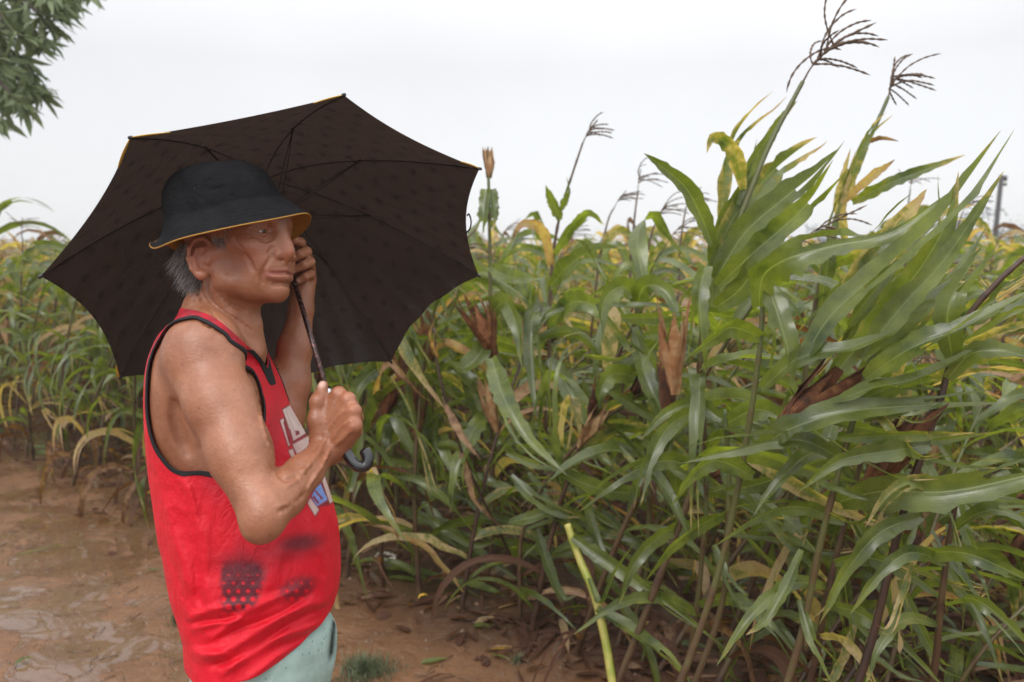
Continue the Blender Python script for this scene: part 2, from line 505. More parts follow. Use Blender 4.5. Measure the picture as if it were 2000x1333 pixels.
def torso(fd, g):
    """torso, shoulder roots and trapezius, grown by g metres"""
    t, cx, cz, a, b = rows_to_loft(SKIN_TORSO)
    fd.loft(t, cx, cz, a + g, b + g, k=0.03, grp='t')
    nk = C(412, 628, 1.42)
    fd.cone(C(426, 622, 1.42), C(420, 668, 1.43), .050 + g, .064 + g, .03, grp='t')
    fd.cone(C(468, 632, 1.41), C(474, 682, 1.42), .031 + g, .033 + g, .03, grp='t')
    for s in (-1, 1):
        fd.cone(C(500, 694, 1.42 + s * .022), np.array([-0.487 - .06 * (s > 0), .022, TD + s * .125]), .008 + g, .009 + g, .016, grp='t')   # collar bones
        sh = np.array([-0.500 - .065 * (s > 0), -0.012, TD + s * 0.155])
        fd.cone(nk, sh + [0.004, 0.010, -s * .02], .030 + g, .034 + g, .04, grp='t')                       # trapezius
        fd.ell(sh + [0.0, -.012, 0], [.056 + g, .064 + g, .050 + g], .05, M=np.eye(3), grp='t')             # deltoid
        fd.ell(np.array([-0.552, -.10, TD + s * 0.085]), [.038 + g, .085 + g, .060 + g], .05, grp='t')      # shoulder blade
        fd.ell(np.array([-0.468, -.105, TD + s * 0.070]), [.028 + g, .045 + g, .06 + g], .035, grp='t')      # chest
body = Field()
torso(body, 0.0)
# near (right) arm
S1 = np.array([-0.497, -.03, 1.283]); E1 = C(514, 1012, 1.165); W1 = C(641, 872, 1.325)

body.chain([S1, lerp(S1, E1, .3), lerp(S1, E1, .62), E1], [.052, .0480, .0415, .0310], .03)
body.ell(lerp(S1, E1, .52) + [.012, .008, .0], [.030, .070, .032], .025, M=Hm([1, 0, 0], [0, 1, 0], [0, 0, 1]) * 0 + np.stack([unit(np.cross(E1 - S1, [0, 0, 1])), unit(np.cross([0, 0, 1], np.cross(E1 - S1, [0, 0, 1]))) * 0 + unit(E1 - S1), unit(np.cross(unit(np.cross(E1 - S1, [0, 0, 1])), unit(E1 - S1)))]))
body.ball(E1 + [-.004, -.014, -.004], .0220, .012)
body.chain([E1, lerp(E1, W1, .28), lerp(E1, W1, .62), lerp(E1, W1, .9), W1], [.030, .0320, .0265, .0215, .0232], .016)
body.cone(lerp(E1, W1, .05) + [.0, .012, -.004], lerp(E1, W1, .5) + [-.002, .010, 0], .024, .017, .02)
body.ball(W1 + [-.004, -.014, -.016], .010, .012)
# near hand around the shaft
kn = [C(661, 770, 1.318), C(680, 781, 1.302), C(691, 804, 1.288), C(692, 832, 1.280)]
pips = [C(670, 775, 1.366), C(689, 792, 1.352), C(699, 816, 1.338), C(697, 842, 1.324)]
dips = [C(653, 787, 1.385), C(671, 806, 1.374), C(681, 829, 1.358), C(680, 850, 1.345)]
tipp = [C(641, 793, 1.366), C(657, 814, 1.352), C(665, 834, 1.340), C(668, 853, 1.330)]
rr_ = [.0098, .0100, .0095, .0086]
for i in range(4):
    w0 = W1 + np.array([(i - 1.5) * .0075, -(i - 1.5) * .008, 0.0])
    body.cone(w0, kn[i] + [0, 0, .003], .0165, .0125, .012)
    body.cone(lerp(w0, kn[i], .35) + [0, 0, .012], kn[i] + [-.006, -.004, .016], .015, .011, .012)
    body.ball(kn[i], .0108, .006)
    body.chain([kn[i], pips[i], dips[i], tipp[i]], [.0105, rr_[i], rr_[i] - .001, rr_[i] - .002], .0035)
for i in range(4):        # extensor tendons fan over the back of the hand
    w0 = W1 + np.array([(i - 1.5) * .005, -(i - 1.5) * .005, -.0190])
    body.cone(w0, kn[i] + [0, 0, -.0085], .0026, .0026, .005)
body.chain([C(630, 866, 1.322), C(619, 822, 1.316), C(621, 785, 1.322), C(631, 754, 1.338)], [.0185, .0140, .0118, .0088], .010)
body.ball(C(621, 785, 1.318), .0112, .006)
body.cone(C(630, 840, 1.32), C(655, 790, 1.322), .014, .009, .012)
body.cone(C(660, 800, 1.335), C(688, 848, 1.325), .013, .011, .012)
def raised(pts, w=.0018, k=.004, d=1.25):
    P_ = spline(np.array([onto0(C(x, y, d)) for x, y in pts]), 9)
    body.chain([p + unit(p) * .0006 for p in P_], w * np.sin(np.linspace(.5, np.pi - .4, 9)), k)
def onto0(p):
    d = unit(p); t = np.linspace(-.14, .14, 561); q = p + t[:, None] * d
    v = body.ev(q); i = np.argmax(v < 0)
    return q[i] if v[i] < 0 else p
raised([(640, 845), (652, 825), (668, 808), (686, 800)])
raised([(648, 860), (664, 838), (682, 824), (692, 822)])
raised([(632, 855), (638, 830), (650, 806), (662, 790)])
raised([(655, 870), (672, 855), (684, 842)], .0015)
raised([(600, 905), (618, 885), (634, 862), (640, 845)], .0016)
raised([(560, 950), (580, 935), (606, 905), (628, 880)], .0018, .006)
raised([(545, 990), (572, 985), (600, 955), (628, 912), (645, 880)], .0016, .006)
raised([(500, 760), (508, 810), (520, 860), (536, 900)], .0016, .006)
# far (left) arm, raised
S2 = np.array([-0.570, -.03, 1.60]); E2 = C(556, 812, 1.550); W2 = C(588, 606, 1.590)
body.chain([S2, lerp(S2, E2, .5), E2], [.050, .046, .037], .03)
body.chain([E2, lerp(E2, W2, .3), lerp(E2, W2, .65), W2], [.035, .038, .031, .0235], .018)
mc = [C(592, 490, 1.600), C(600, 507, 1.606), C(604, 527, 1.610), C(604, 548, 1.612)]
pp = [C(587, 474, 1.577), C(599, 492, 1.572), C(606, 512, 1.572), C(606, 536, 1.575)]
dd = [C(575, 470, 1.560), C(586, 497, 1.553), C(594, 518, 1.553), C(597, 541, 1.557)]
tt = [C(566, 476, 1.560), C(573, 506, 1.551), C(573, 528, 1.551), C(584, 548, 1.557)]
for i in range(4):
    body.cone(W2 + [(1.5 - i) * .002, 0, (1.5 - i) * .0], mc[i], .018, .0125, .012)
    body.chain([mc[i], pp[i], dd[i], tt[i]], [.0105, rr_[i], rr_[i] - .0008, rr_[i] - .0018], .003)
body.chain([C(585, 588, 1.60), C(573, 560, 1.618), C(562, 532, 1.624), C(556, 508, 1.622)], [.017, .013, .011, .009], .01)
# neck
body.chain([C(436, 545, 1.41), C(427, 608, 1.42), C(420, 668, 1.43)], [.045, .045, .064], .03)
body.chain([C(468, 572, 1.405), C(462, 628, 1.41), C(472, 684, 1.42)], [.024, .027, .032], .03)
for s in (-1, 1):
    body.chain([H(-.01, s * .050, -.045), C(450, 618, 1.41 + s * .038), C(492, 694, 1.42 + s * .014)], [.012, .009, .006], .014)
    pass
body.ball(C(494, 634, 1.41), .011, .014)
# head
body.ell(H(-.012, 0, .064), [.096, .074, .088], .02, M=HM)
body.ell(H(.030, 0, .015), [.058, .062, .082], .03, M=HM)
body.ell(H(.045, 0, .078), [.036, .052, .032], .025, M=HM)
body.ell(H(.025, 0, -.020), [.055, .048, .030], .03, M=HM)
for s in (-1, 1):
    body.cone(H(.070, s * .014, .0655), H(.059, s * .046, .066), .0105, .009, .012)             # brow
    body.ell(H(.0525, s * .044, .020), [.022, .0215, .018], .020, M=HM)                          # cheek bone
    body.ell(H(.060, s * .032, -.006), [.022, .018, .022], .018, M=HM)                          # cheek
    body.chain([H(-.002, s * .053, -.018), H(.020, s * .046, -.036), H(.048, s * .029, -.0475), H(.070, s * .013, -.0510)], [.010, .010, .0110, .0130], .022)
    body.ell(H(.050, s * .036, -.032), [.018, .010, .013], .014, M=HM)                          # jowl
    body.ell(H(.002, s * .056, -.012), [.015, .011, .024], .02, M=HM)
body.ell(H(.058, 0, -.010), [.032, .034, .026], .018, M=HM)                                      # muzzle
body.ball(H(.0770, 0, -.0485), .0155, .018)
# eye sockets, balls of the eyes with lids
for s in (-1, 1):
    body.ell(H(.080, s * .033, .050), [.0135, .017, .0105], .016, 's', M=HM)
    body.ell(H(.0610, s * .0335, .050), [.0135, .0150, .0125], .005, M=HM)
    body.chain([H(.0695, s * .020, .0545), H(.0735, s * .032, .0575), H(.067, s * .046, .0535)], [.003, .0034, .003], .006)
    body.chain([H(.071, s * .020, .0450), H(.0735, s * .032, .0415), H(.067, s * .045, .0425)], [.003, .0036, .003], .008)   # bag under the eye
    body.chain([H(.0755, s * .0205, .0485), H(.0760, s * .031, .0500), H(.0705, s * .0440, .0478)], [.0016, .0034, .0014], .002, 's')
# nose
body.chain([H(.076, 0, .062), H(.085, 0, .045), H(.0935, 0, .027), H(.0975, 0, .0165)], [.0085, .0092, .0105, .0116], .010)
body.cone(H(.070, 0, .050), H(.078, 0, .015), .014, .018, .014)
body.cone(H(.094, 0, .008), H(.088, 0, .002), .0045, .004, .008)
# lips and mouth, nostril wings: laid along points found on the face itself
def onto(p, fd=body):                             # slide along the view ray onto the skin
    d = unit(p); t = np.linspace(-.09, .09, 361); q = p + t[:, None] * d
    v = fd.ev(q); i = np.argmax(v < 0)
    return q[i] if v[i] < 0 else p
def mirror(p): return p - 2 * ((p - HC) @ HL) * HL
def zf(*pts): return [(280 + x * .33, 300 + y * .33) for x, y in pts]
mline = [onto(C(x, y, 1.35)) for x, y in zf((748, 708), (770, 711), (798, 711), (826, 710))]
mmid = HC + (mline[-1] - HC) @ HF * HF * 1.0 + HF * .0030 + HU * ((mline[-1] - HC) @ HU + .0008)
mline = mline + [mmid] + [mirror(p) for p in mline[::-1]]
for p in (mline[0], mmid): print('mouth', ((p - HC) @ HM.T).round(4))
mline = list(spline(mline, 17))
sw = np.sin(np.linspace(.25, np.pi - .25, 17))
up_ = [p + HU * (.0018 + .0020 * w) - HF * .0036 for p, w in zip(mline, sw)]
lo_ = [p - HU * (.0020 + .0036 * w) - HF * .0036 for p, w in zip(mline, sw)]
body.chain(up_, .0005 + .0019 * sw, .006)
body.chain(lo_, .0008 + .0046 * sw, .007)
body.chain([p + HF * .0012 for p in mline], .0009 + .0010 * sw, .0042, 's')
for mir in (False, True):
    fx = mirror if mir else (lambda p: p)
    wp = onto(C(537, 498, 1.36))
    body.ell(fx(wp + unit(wp) * .0045), [.0102, .0080, .0088], .003, M=HM)
    body.chain([fx(onto(C(*q, 1.36))) for q in ((531, 484), (525, 494), (529, 506))], [.0007] * 3, .005, 's')
    nq = fx(onto(C(551, 508, 1.36)) - HU * .001)
    body.ell(nq, [.0055, .0040, .0030], .003, 's', M=HM)
def groove(pts, w=.0012, k=.006): body.chain(pts, [w] * len(pts), k, 's')
def crease(pts, w=.0007, k=.0045, both=True, d=1.34):
    w = w * .26; k = k * .80
    P_ = spline(np.array([onto(C(x, y, d)) for x, y in pts]), max(4, len(pts) * 2))
    ws = w * np.sin(np.linspace(.35, np.pi - .35, len(P_)))
    body.chain(P_, ws, k, 's')
    if both: body.chain([p - 2 * ((p - HC) @ HL) * HL for p in P_], ws, k, 's')
crease(zf((768, 596), (742, 640), (712, 684), (698, 716)), .0016, .008)
for s in (-1, 1): body.ell(H(.040, s * .070, -.004), [.020, .010, .018], .022, 's', M=HM)
crease(zf((680, 432), (720, 425), (752, 432)), .0006, .005)
crease(zf((640, 478), (672, 494), (712, 502), (748, 488)), .0010, .007)
crease(zf((606, 604), (632, 646), (648, 690)), .0003, .010)
crease(zf((716, 700), (700, 735), (706, 768)), .0008, .008)
crease(zf((560, 420), (600, 424), (640, 416)), .0006, .005)
crease(zf((690, 520), (735, 520), (765, 500)), .0005, .006)
crease(zf((668, 462), (640, 452), (618, 436)), .0006, .0035)
crease(zf((664, 472), (636, 474), (612, 466)), .0006, .0035)
crease(zf((662, 484), (638, 494), (618, 498)), .0005, .0035)
crease(zf((680, 446), (712, 434), (750, 444)), .0009, .0045)
crease(zf((770, 778), (812, 772), (850, 776)), .0012, .009)
crease(zf((540, 500), (560, 540), (585, 560)), .0006, .006)
# ears
for s in (-1, 1):
    ec = H(-.018, s * .0800, .002)
    ax1 = unit([.80, -s * .55, -.12]); ax3 = unit([-.15, -s * .12, 1.0]); ax2 = np.cross(ax3, ax1); ax3 = np.cross(ax1, ax2)
    EM = Hm(ax1, ax2, ax3)
    def ep(x, n_, z):
        x, n_, z = x * 1.14, n_ * 1.1, z * 1.12
        return ec + x * EM[0] + n_ * s * EM[1] * (1 if np.dot(EM[1], HL) > 0 else -1) + z * EM[2]
    body.ell(ep(0.002, -.002, 0), [.018, .0060, .0325], .005, M=EM)
    body.ball(ep(.006, .0, -.024), .0088, .006)
    body.ell(ep(.004, .0065, -.004), [.0095, .0055, .0145], .004, 's', M=EM)
    rim = [ep(.011, .003, .010), ep(.010, .005, .024), ep(.000, .006, .0305), ep(-.011, .006, .026), ep(-.0165, .006, .012), ep(-.0155, .005, -.004), ep(-.009, .003, -.018), ep(.002, .001, -.027)]
    body.chain(rim, [.003, .0036, .0037, .0037, .0036, .0034, .0034, .004], .004)
    body.chain([ep(.004, .004, .017), ep(-.006, .005, .012), ep(-.009, .005, -.002), ep(-.003, .004, -.014)], [.0026, .0028, .0028, .003], .004)
    body.ell(ep(.0115, .003, -.004), [.0035, .004, .006], .004, M=EM)
    body.cone(H(-.004, s * .066, .012), ep(.004, -.003, .0), .012, .008, .01)
# neck folds, arm pit and elbow creases
for a in ([(312, 800), (350, 880), (410, 950), (470, 1010), (520, 1060)], [(330, 770), (380, 850), (440, 910), (510, 960), (580, 1000), (640, 1050)],
          [(300, 860), (330, 930), (400, 1010), (460, 1060)], [(420, 800), (470, 860), (540, 900), (600, 930)], [(290, 900), (350, 990), (420, 1060)]):
    crease(zf(*a), .0010, .0065, False)
crease([(338, 790), (342, 820), (350, 850), (366, 885)], .006, .024, False, 1.3)
crease([(540, 912), (548, 930), (565, 938), (590, 925)], .0014, .010, False, 1.2)
crease([(545, 1000), (575, 985), (600, 960)], .0010, .010, False, 1.2)
# legs and feet, in world coordinates
for s in (-1, 1):
    Y = 1.372 + s * .085
    hip = WI([-.455, Y, .72]); knee = WI([-.452, Y + s * .01, .42]); ank = WI([-.475, Y + s * .015, .075])
    body.chain([hip, knee, lerp(knee, ank, .35), ank], [.066, .052, .050, .034], .03)
    heel = WI([-.495, Y + s * .015, .035]); ball_ = WI([-.335, Y + s * .025, .03])
    body.chain([heel, WI([-.42, Y + s * .02, .045]), ball_], [.030, .032, .026], .02)
    for i in range(5):
        body.cone(WI([-.335, Y + s * (.055 - i * .016), .026]), WI([-.285 - (4 - i) * .006 * (1 if i < 4 else 0), Y + s * (.055 - i * .017), .022]), .012, .0095 + (i == 4) * .003, .006)
def axis(lo, hi, st): return np.arange(lo, hi + st, st)
xs = axis(-.70, -.195, .0019)
zs = axis(1.055, 1.705, .0022)
foot_y = WI([-.4, 1.345, -.01])[1] - .06
ys = np.concatenate([np.arange(foot_y, -.66, .009), axis(-.66, -.10, .0026), axis(-.0975, .252, .0017)])
Vb, Qb = None, None
zs_all = np.unique(np.concatenate([zs, axis(1.705, 1.74, .005)]))
# the legs swing towards larger depth below the frame, so widen the box there
zs_all = np.concatenate([zs_all, np.arange(zs_all[-1] + .02, 1.80, .02)])
Dg = body.grid(xs, ys, zs_all)
Vb, Qb = nets(xs, ys, zs_all, Dg)
del Dg
Vb = smooth_mesh(Vb, Qb, 1, .5)
px_, py_ = PX(Vb)
# natural colouring of the skin (blood in lips, nose, ears and knuckles; paler nails; freckles come from the shader)
q = (Vb - HC) @ HM.T
def blob(c, r): return np.exp(-(((q - np.array(c)) / np.array(r)) ** 2).sum(1))
lips = np.zeros(len(Vb))
for a, b in zip(up_[:-1] + lo_[:-1], up_[1:] + lo_[1:]):
    t = np.clip(((Vb - a) @ (b - a)) / ((b - a) @ (b - a)), 0, 1)
    lips = np.maximum(lips, np.clip(1.9 - np.linalg.norm(Vb - a - t[:, None] * (b - a), axis=1) / .0052, 0, 1))
red = np.clip(.55 * blob((.098, 0, .018), (.016, .018, .016)) + .5 * blob((-.02, -.085, 0), (.03, .02, .04)) + .35 * blob((.06, -.05, .01), (.03, .02, .025)) + .35 * blob((.06, .05, .01), (.03, .02, .025)), 0, 1)
for p in kn + pips: red = np.maximum(red, .4 * np.exp(-(((Vb - p) / .011) ** 2).sum(1)))
nail = np.zeros(len(Vb))
def nail_at(p, d, r=.0052):
    global nail
    nail = np.maximum(nail, np.clip(1.6 - np.linalg.norm((Vb - p - np.array(d)) / [r, r * 1.25, r], axis=1), 0, 1))
nail_at(tt[2], [-.001, -.004, -.0085]); nail_at(tt[3], [0, -.004, -.008]); nail_at(tt[0], [-.002, -.002, -.008]); nail_at(tt[1], [-.002, -.004, -.008], .004)
nail_at(C(631, 752, 1.338), [-.001, .002, -.008], .0056)
me_body = mesh_np("body", W(Vb), Qb, [], colors={'lips': lips, 'red': red, 'nail': nail})

m_skin = mat("skin", (.33, .15, .085), .42, .5)
g = NT(m_skin)
pos = g.n("ShaderNodeNewGeometry").outputs['Position']
n1 = g.noise(pos, 14, 4, .6); n2 = g.noise(pos, 160, 3, .6); n3 = g.noise(pos, 55, 2, .5)
c0 = g.ramp(n1, [(.30, (.24, .088, .042)), (.5, (.32, .132, .068)), (.72, (.41, .185, .105))])
c0 = g.mix(g.mr(n2, .35, .65, 0, .18), c0, (.20, .065, .034))
c0 = g.mix(g.mr(g.noise(pos, 4.5, 3, .5), .35, .65, 0, .25), c0, (.25, .080, .036))
spots = g.n("ShaderNodeTexVoronoi", {'Vector': pos, 'Scale': 70.0}, feature='F1')
sp = g.mr(spots.outputs['Distance'], .14, .24, .4, 0)
sp = g.math('MULTIPLY', sp, g.mr(n3, .52, .62, 0, 1))
c0 = g.mix(sp, c0, (.15, .055, .03))
c0 = g.mix(g.math('MULTIPLY', g.attr('red').outputs['Fac'], .65), c0, (.44, .12, .085))
c0 = g.mix(g.math('MULTIPLY', g.attr('lips').outputs['Fac'], .55), c0, (.34, .11, .10))
c0 = g.mix(g.math('MULTIPLY', g.attr('nail').outputs['Fac'], .75), c0, (.62, .40, .34))
g.l(c0, g.b.inputs['Base Color'])
g.l(g.mr(g.noise(pos, 40, 4, .6), .3, .7, .34, .52), g.b.inputs['Roughness'])
fine = g.n("ShaderNodeTexVoronoi", {'Vector': pos, 'Scale': 620.0}, feature='F1').outputs['Distance']
hb = g.math('ADD', g.math('MULTIPLY', fine, .35), g.math('ADD', g.noise(pos, 220, 3, .6), g.math('MULTIPLY', g.noise(pos, 48, 3, .6), 2.6)))
g.l(g.bump(hb, .42, .0016), g.b.inputs['Normal'])
g.b.inputs['Subsurface Weight'].default_value = .10
g.b.inputs['Subsurface Radius'].default_value = (1.0, .3, .15)
g.b.inputs['Subsurface Scale'].default_value = .006
g.b.inputs['Coat Weight'].default_value = .08
g.b.inputs['Coat Roughness'].default_value = .3
me_body.materials.append(m_skin)
man_o = W(np.array([-.47, 0, 1.44])); man_o = np.array([man_o[0], 1.345, 0.0])
man = empty('person', man_o, 'older man in a wet red sleeveless shirt and black bucket hat holding an umbrella', 'person')
b_ = link('body', me_body, man); b_.matrix_parent_inverse = Matrix.Translation(-Vector(man_o))
# (world-coordinate mesh: shift the data instead of keeping a parent inverse)
b_.matrix_parent_inverse = Matrix.Identity(4)
me_body.transform(Matrix.Translation(-Vector(man_o)))

# ---- eyes
m_eye = mat("eyeball", (.55, .50, .46), .12)
g = NT(m_eye)
tc = g.n("ShaderNodeAttribute", attribute_name='iris')
cc = g.ramp(tc.outputs['Fac'], [(0.0, (.004, .003, .002)), (.18, (.006, .004, .003)), (.22, (.035, .015, .008)), (.46, (.02, .01, .006)), (.52, (.50, .42, .38)), (1.0, (.52, .42, .38))])
g.l(cc, g.b.inputs['Base Color'])
for s in (-1, 1):
    cen = H(.0613, s * .0325, .0495); r = .0127
    th, ph = np.meshgrid(np.linspace(0, np.pi, 25), np.linspace(0, 2 * np.pi, 32, endpoint=False), indexing='ij')
    P = np.stack([np.cos(th), np.sin(th) * np.cos(ph), np.sin(th) * np.sin(ph)], -1).reshape(-1, 3)
    look = unit([.97, .05, .08]); a2 = unit(np.cross([0, 0, 1], look)); a3 = np.cross(look, a2)
    P = P[:, :1] * look + P[:, 1:2] * a2 + P[:, 2:] * a3
    V = cen + r * (P @ HM)
    i, j = np.meshgrid(np.arange(24), np.arange(32), indexing='ij'); j2 = (j + 1) % 32
    Q = np.stack([i * 32 + j, i * 32 + j2, (i + 1) * 32 + j2, (i + 1) * 32 + j], -1).reshape(-1, 4)
    obj('eye', W(V), Q, m_eye, man, colors={'iris': np.repeat(np.linspace(0, np.pi, 25) / 1.0, 32).astype(np.float32)})

# ---- sleeveless shirt
cloth = Field()
torso(cloth, .0055)
t, cx, cz, a, b = rows_to_loft(SHIRT)
cloth.loft(t, cx, cz, a, b, k=.012)
def folds(P, v):
    px, py = PX(P)
    low = np.clip((py - 930) / 200, 0, 1); side = np.clip((TD + .1 - P[:, 2]) / .15, 0, 1)
    # drag folds running from the hem at the back up towards the belly
    def ridge(x0, y0, x1, y1, w, a):
        e = np.array([x1 - x0, y1 - y0], float); Ln = np.hypot(*e); e /= Ln
        t = (px - x0) * e[0] + (py - y0) * e[1]; n = (px - x0) * -e[1] + (py - y0) * e[0]
        n = n + 8 * np.sin(t / 43.0 + x0)
        return a * np.exp(-(n / w) ** 2) * np.clip(t / 30, 0, 1) * np.clip((Ln - t) / 50, 0, 1)
    f = ridge(395, 1262, 600, 1130, 9, .0042) + ridge(380, 1290, 640, 1170, 11, .0050) + ridge(420, 1318, 655, 1195, 10, .0045) \
        + ridge(365, 1215, 520, 1165, 8, .0032) + ridge(372, 1240, 480, 1205, 6, .0028) + ridge(470, 1325, 640, 1240, 8, .0035) \
        + ridge(370, 1265, 470, 1300, 9, .0036) + ridge(385, 1010, 430, 1230, 14, .0030) + ridge(330, 960, 370, 1180, 12, .0028) \
        + ridge(560, 1010, 520, 1180, 14, .0022) + ridge(352, 925, 395, 1080, 9, .0030) + ridge(505, 770, 520, 900, 8, .0024) + ridge(600, 1010, 652, 1120, 12, .0024) \
        - ridge(390, 1276, 620, 1150, 7, .0038) - ridge(405, 1306, 650, 1183, 7, .0036) - ridge(360, 1228, 500, 1185, 6, .0026) - ridge(372, 1020, 410, 1220, 9, .0022)
    f = 2.0 * f * side + low * (.0015 * vnoise(P * [1, 1.6, 1], 45, 3) + .0007 * vnoise(P, 120, 4)) + .0006 * vnoise(P, 90, 5)
    f -= np.clip((py - 1170) / 90, 0, 1) * (P[:, 0] * 0 + .010) * np.clip((py - 1170) / 90, 0, 1)   # hem pulled in on the hips
    return v - f
cys = axis(-.66, .075, .0021)
cxs = axis(-.69, -.27, .0019); czs = axis(1.20, 1.68, .0023)
Dg = cloth.grid(cxs, cys, czs, fn=folds)
Vc, Qc = nets(cxs, cys, czs, Dg); del Dg
Vc = smooth_mesh(Vc, Qc, 1, .5)
NQ = C(420, 830, TD); NN = unit([.45, .89, 0]); NE1 = np.array([0, 0, 1.0]); NE2 = np.cross(NN, NE1)
def gno(P, q0, n, e1, e2):
    w = P - q0; k = w @ n
    kk = np.where(k > 1e-3, k, 1e-3)
    return np.stack([(w @ e1) / kk, (w @ e2) / kk], -1), k
def oncloth(px, py, d0): return onto(C(px, py, d0), cloth)
near = [oncloth(*p) for p in [(517, 712, 1.395), (484, 680, 1.360), (458, 650, 1.345), (436, 631, 1.342), (412, 617, 1.348), (390, 609, 1.365)]]
near = [C(537, 747, TD)] + near + [C(362, 606, 1.41), C(348, 610, TD)]
P3 = list(near); P3 += [p * [1, 1, -1] + [0, 0, 2 * TD] for p in P3[-2:0:-1]]
npoly = gno(np.array(P3), NQ, NN, NE1, NE2)[0]
npoly = spline(np.concatenate([npoly, npoly[:1]]), 70)[:-1]
AQ = C(400, 790, TD)
arm = [(380, 622, 1.335), (352, 634, 1.345), (328, 660, 1.375), (313, 694, 1.40), (305, 740, 1.40), (303, 800, 1.40), (307, 856, 1.39), (321, 898, 1.355), (345, 918, 1.315),
       (390, 920, 1.287), (440, 922, 1.278), (486, 882, 1.280), (512, 830, 1.29), (513, 780, 1.30), (497, 730, 1.312), (470, 684, 1.318), (438, 654, 1.322), (408, 634, 1.325)]
AP = np.array([oncloth(*p) for p in arm])
AE1, AE2 = np.array([1.0, 0, 0]), np.array([0, 1.0, 0])
apoly = gno(AP, AQ, np.array([0, 0, -1.0]), AE1, AE2)[0]
apoly = spline(np.concatenate([apoly, apoly[:1]]), 90)[:-1]
NK = [(533, 745), (517, 712), (500, 690), (484, 676), (458, 652), (436, 633), (412, 617), (390, 609), (368, 605), (350, 601)]
NK = [tuple(p) for p in spline(np.array(NK, float), 40)] + [(335, 540), (640, 540), (640, 700)]
def m_neck(P):
    """neck opening: an outline on the near half of the chest, mirrored to the far half"""
    Pm = P.copy(); Pm[:, 2] = TD - np.abs(P[:, 2] - TD)
    px, py = PX(Pm)
    return np.where(P[:, 1] > C(0, 800, TD)[1], -poly_sd(np.stack([px, py], -1), NK) * Pm[:, 2] / F, -1.0)
def m_arm(P, sgn):
    g_, k = gno(P, AQ, np.array([0, 0, float(sgn)]), AE1, AE2); s = poly_sd(g_, apoly) * np.abs(k)
    return np.where(k > .015, -s, -1.0)
hem_a, hem_b, hem_c = C(652, 1207, 1.40), C(490, 1318, 1.262), C(362, 1268, 1.43)
hem_n = unit(np.cross(hem_b - hem_a, hem_c - hem_a)); hem_n *= np.sign(-hem_n[1])
def m_hem(P):
    return (P - hem_a) @ hem_n + .002 * np.sin(P[:, 0] * 40 + 1) - .012 * np.exp(-((P[:, 0] - hem_b[0]) / .06) ** 2)
def m_all(P): return np.maximum(np.maximum(m_neck(P), np.maximum(m_arm(P, -1), m_arm(P, 1))), m_hem(P))
def m_trim(P): return np.maximum(m_neck(P), np.maximum(m_arm(P, -1), m_arm(P, 1)))
def carve(V, Q, fns):
    """keep the part of a surface where every mask is negative, with clean snapped edges"""
    for fn in fns:
        M = fn(V); keep = (M[Q] < 0).any(1)
        V, Q, u = compact(V, Q, keep); M = M[u]
        for _ in range(3):
            o = np.nonzero(M > 0)[0]
            if not len(o): break
            P = V[o]; e = 3e-4
            G = np.stack([(fn(P + d) - fn(P - d)) / (2 * e) for d in np.eye(3) * e], -1)
            g2 = (G ** 2).sum(1) + 1e-6
            st = -(M[o] / g2)[:, None] * G
            ln = np.linalg.norm(st, axis=1)[:, None]; st *= np.minimum(1, .006 / (ln + 1e-9))
            N = vnormals(V, Q)[o]; st -= N * (st * N).sum(1)[:, None]
            V = V.copy(); V[o] = P + st; M = fn(V)
    return V, Q
Vt, Qt = carve(Vc, Qc, [m_all])
# printed ink, painted per vertex: white block letters, blue panel, black half-tone spray
px, py = PX(Vt); nearside = Vt[:, 2] < TD + .05
P2 = np.stack([px, py], -1)
RED = np.array([.64, .003, .018]); colr = np.tile(RED, (len(Vt), 1))
def z5(pts): return [(480 + x * .2476, 700 + y * .2476) for x, y in pts]
ink = np.zeros(len(Vt))
def gz(cx_, cy_, rx, ry, a=0.0):
    ca, sa = math.cos(a), math.sin(a); x = px - cx_; y = py - cy_
    return np.exp(-(((x * ca + y * sa) / rx) ** 2 + ((-x * sa + y * ca) / ry) ** 2) ** 1.5)
dots_r = np.clip((py - 1100) / 90, .15, 1) * 6.2
lx = (px + (np.floor(py / 15.5) % 2) * 9.5) % 19 - 9.5; ly = py % 15.5 - 7.75
dot = np.clip((dots_r - np.hypot(lx, ly)) / 2.0 + .5, 0, 1)
lat = np.clip((gz(470, 1143, 50, 62, .12) * 1.7 + .25 * np.sin(px * .07) * np.sin(py * .06 + 1) - .15), 0, 1) * np.clip((1212 - py - (px - 440) * .35) / 12, 0, 1) * np.clip((px - 424) / 12, 0, 1) * np.clip((536 - px - (py - 1120) * .45) / 14, 0, 1)
lat2 = np.clip(gz(580, 1148, 38, 24, -.45) * 1.5 - .1, 0, 1) * np.clip((py - 1118 + (px - 560) * .3) / 30, 0, 1)
ink = np.maximum(ink, np.maximum(lat * .95, lat2 * .75) * (1 - dot))
ink = np.maximum(ink, .80 * gz(585, 1062, 52, 20, -.15)); ink = np.maximum(ink, .5 * gz(480, 1098, 62, 26, 0)); ink = np.maximum(ink, .42 * gz(545, 1078, 90, 22, -.1))
ink = np.maximum(ink, .35 * gz(535, 840, 16, 70, .1)); ink = np.maximum(ink, .22 * gz(420, 940, 30, 40, .1)) 
ink *= nearside
colr = colr * (1 - ink[:, None]) + np.array([.035, .012, .02]) * ink[:, None]
def paint(poly, c, soft=1.0):
    global colr
    w = (np.clip(.5 - poly_sd(P2, poly) / (2 * soft), 0, 1) * nearside)[:, None]
    colr = colr * (1 - w) + np.array(c) * w
WH, DK, BL = (.62, .50, .46), (.16, .012, .02), (.09, .36, .78)
